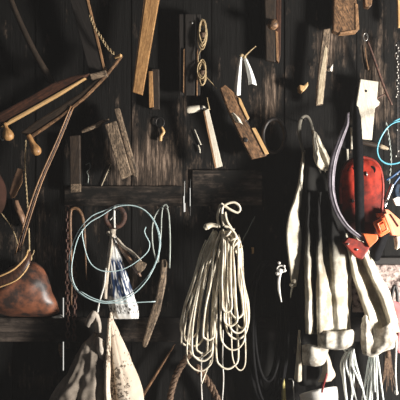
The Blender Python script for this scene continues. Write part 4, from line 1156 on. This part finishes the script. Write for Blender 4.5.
# pliers, pink bag, strings low right
single('iron_pincers', MB().tube(pts([(391.5, 302), (392.4, 292), (394.4, 285.6), (396.8, 291), (397.6, 303)], .06), [.007, .009, .008, .009, .007], 8), M['iron'],
       'dark iron pincers on the whitewashed board at the right edge', 'pincers')
single('iron_hook', MB().tube(pts([(375, 302), (377, 296), (376, 290.4), (379, 291), (380, 298), (384, 303)], .06), .006, 8), M['iron'],
       'small dark iron hook on the whitewashed board left of the pincers', 'hook')
single('grey_rag', MB().net([[(379, 296, .09), (382, 294, .11), (386, 297, .09)], [(380, 304, .09), (384, 303, .12), (389, 306, .09)], [(384, 314, .09), (388, 314, .11), (392, 316, .09)]], crumple=.008, cs=30), M['teal_white'],
       'crumpled grey rag between the right overall leg and the pink cloth', 'rag', solid=.003)
t = Thing('pink_cloth', 'pink cloth tied in a point at the right edge', 'cloth', (394, 330, .12))
t.part('cloth', MB().net([[(386.4, 296, 0.055), (388, 297, 0.070), (389, 299, 0.065)], [(390, 305, 0.075), (395, 308, 0.100), (407, 307, 0.095)], [(393.4, 318, 0.085), (398, 320, 0.115), (408, 318, 0.105)], [(396, 331, 0.095), (399, 332, 0.125), (408, 331, 0.115)], [(395, 345, 0.105), (397.6, 346, 0.125), (404, 345, 0.115)], [(396.4, 352, 0.095), (399, 353, 0.115), (404, 354, 0.105)]], crumple=.006), M['pink'], solid=.003)
t.part('string', MB().tube(pts([(396.6, 340), (396, 352), (395.4, 372), (396.4, 390)], .20), .0045, 7).ball(P(396.4, 392.6, .20), (.009, .009, .012)), M['string'])
t = Thing('brown_brush', 'stiff brown brush hanging bristles down below the right cuff', 'brush', (388, 358, .08))
for i in range(9):
    x = 384 + i * 1.1
    t.part('bristle', MB().tube(pts([(388 + (i - 4) * .5, 352), (x, 372), (x + (i - 4) * .9, 392 - (i % 3) * 6)], .09), [.003, .0025, .0015], 6), M['rope_brown'])
t.part('handle', MB().tube(pts([(388.6, 342), (388.2, 350), (388, 358)], .09), [.008, .011, .009], 10), M['rope_brown'])

nail(281, 265, .235, 'nail holding the pale knotted string left of the overalls')
p_, q_ = P(290, 417.6), P(352, 424)
struct('trim_6', MB().box(((p_.x + q_.x) / 2, -.13, (p_.z + q_.z) / 2), ((q_.x - p_.x) / 2, .13, (p_.z - q_.z) / 2)), M['wood_dark'])


# ================================================================== LIGHT, CAMERA
w = bpy.data.worlds.new('shed air'); sc.world = w; w.use_nodes = True
w.node_tree.nodes['Background'].inputs[0].default_value = (.93, .96, 1, 1)
w.node_tree.nodes['Background'].inputs[1].default_value = 0.07


def area(name, loc, target, sx, sy, power, col):
    l = bpy.data.lights.new(name, 'AREA'); l.shape = 'RECTANGLE'; l.size = sx; l.size_y = sy; l.energy = power; l.color = col
    o = bpy.data.objects.new(name, l); C.objects.link(o); o.location = loc
    o.rotation_euler = (Vector(target) - Vector(loc)).to_track_quat('-Z', 'Y').to_euler()
    return o


area('doorway_daylight', (3.5, -1.95, .95), (0.0, 0, 1.5), .5, .8, 470, (1, .96, .90))
# scattering volume added to lift the blacks
hz = bpy.data.materials.new('lift haze'); hz.use_nodes = True
hn = hz.node_tree
for n_ in list(hn.nodes): hn.nodes.remove(n_)
ho = hn.nodes.new('ShaderNodeOutputMaterial'); hv = hn.nodes.new('ShaderNodeVolumeScatter')
hv.inputs['Color'].default_value = (1, .98, .97, 1); hv.inputs['Density'].default_value = 0.0042; hv.inputs['Anisotropy'].default_value = 0.0
hn.links.new(hv.outputs[0], ho.inputs['Volume'])
struct('lift_haze', MB().box((0, -1.6, 1.66), (4.4, 2.5, 1.66)), hz)
cam = bpy.data.cameras.new('camera'); co = bpy.data.objects.new('camera', cam); C.objects.link(co)
co.location = (0, -D, Z0); co.rotation_euler = (PI / 2, 0, 0)
cam.sensor_width = 36; cam.lens = 36 * D / (400 * S); cam.clip_start = .05
sc.camera = co
vs = sc.view_settings
vs.view_transform = 'Standard'; vs.look = 'None'; vs.gamma = 1; vs.exposure = 0.0; vs.use_curve_mapping = False
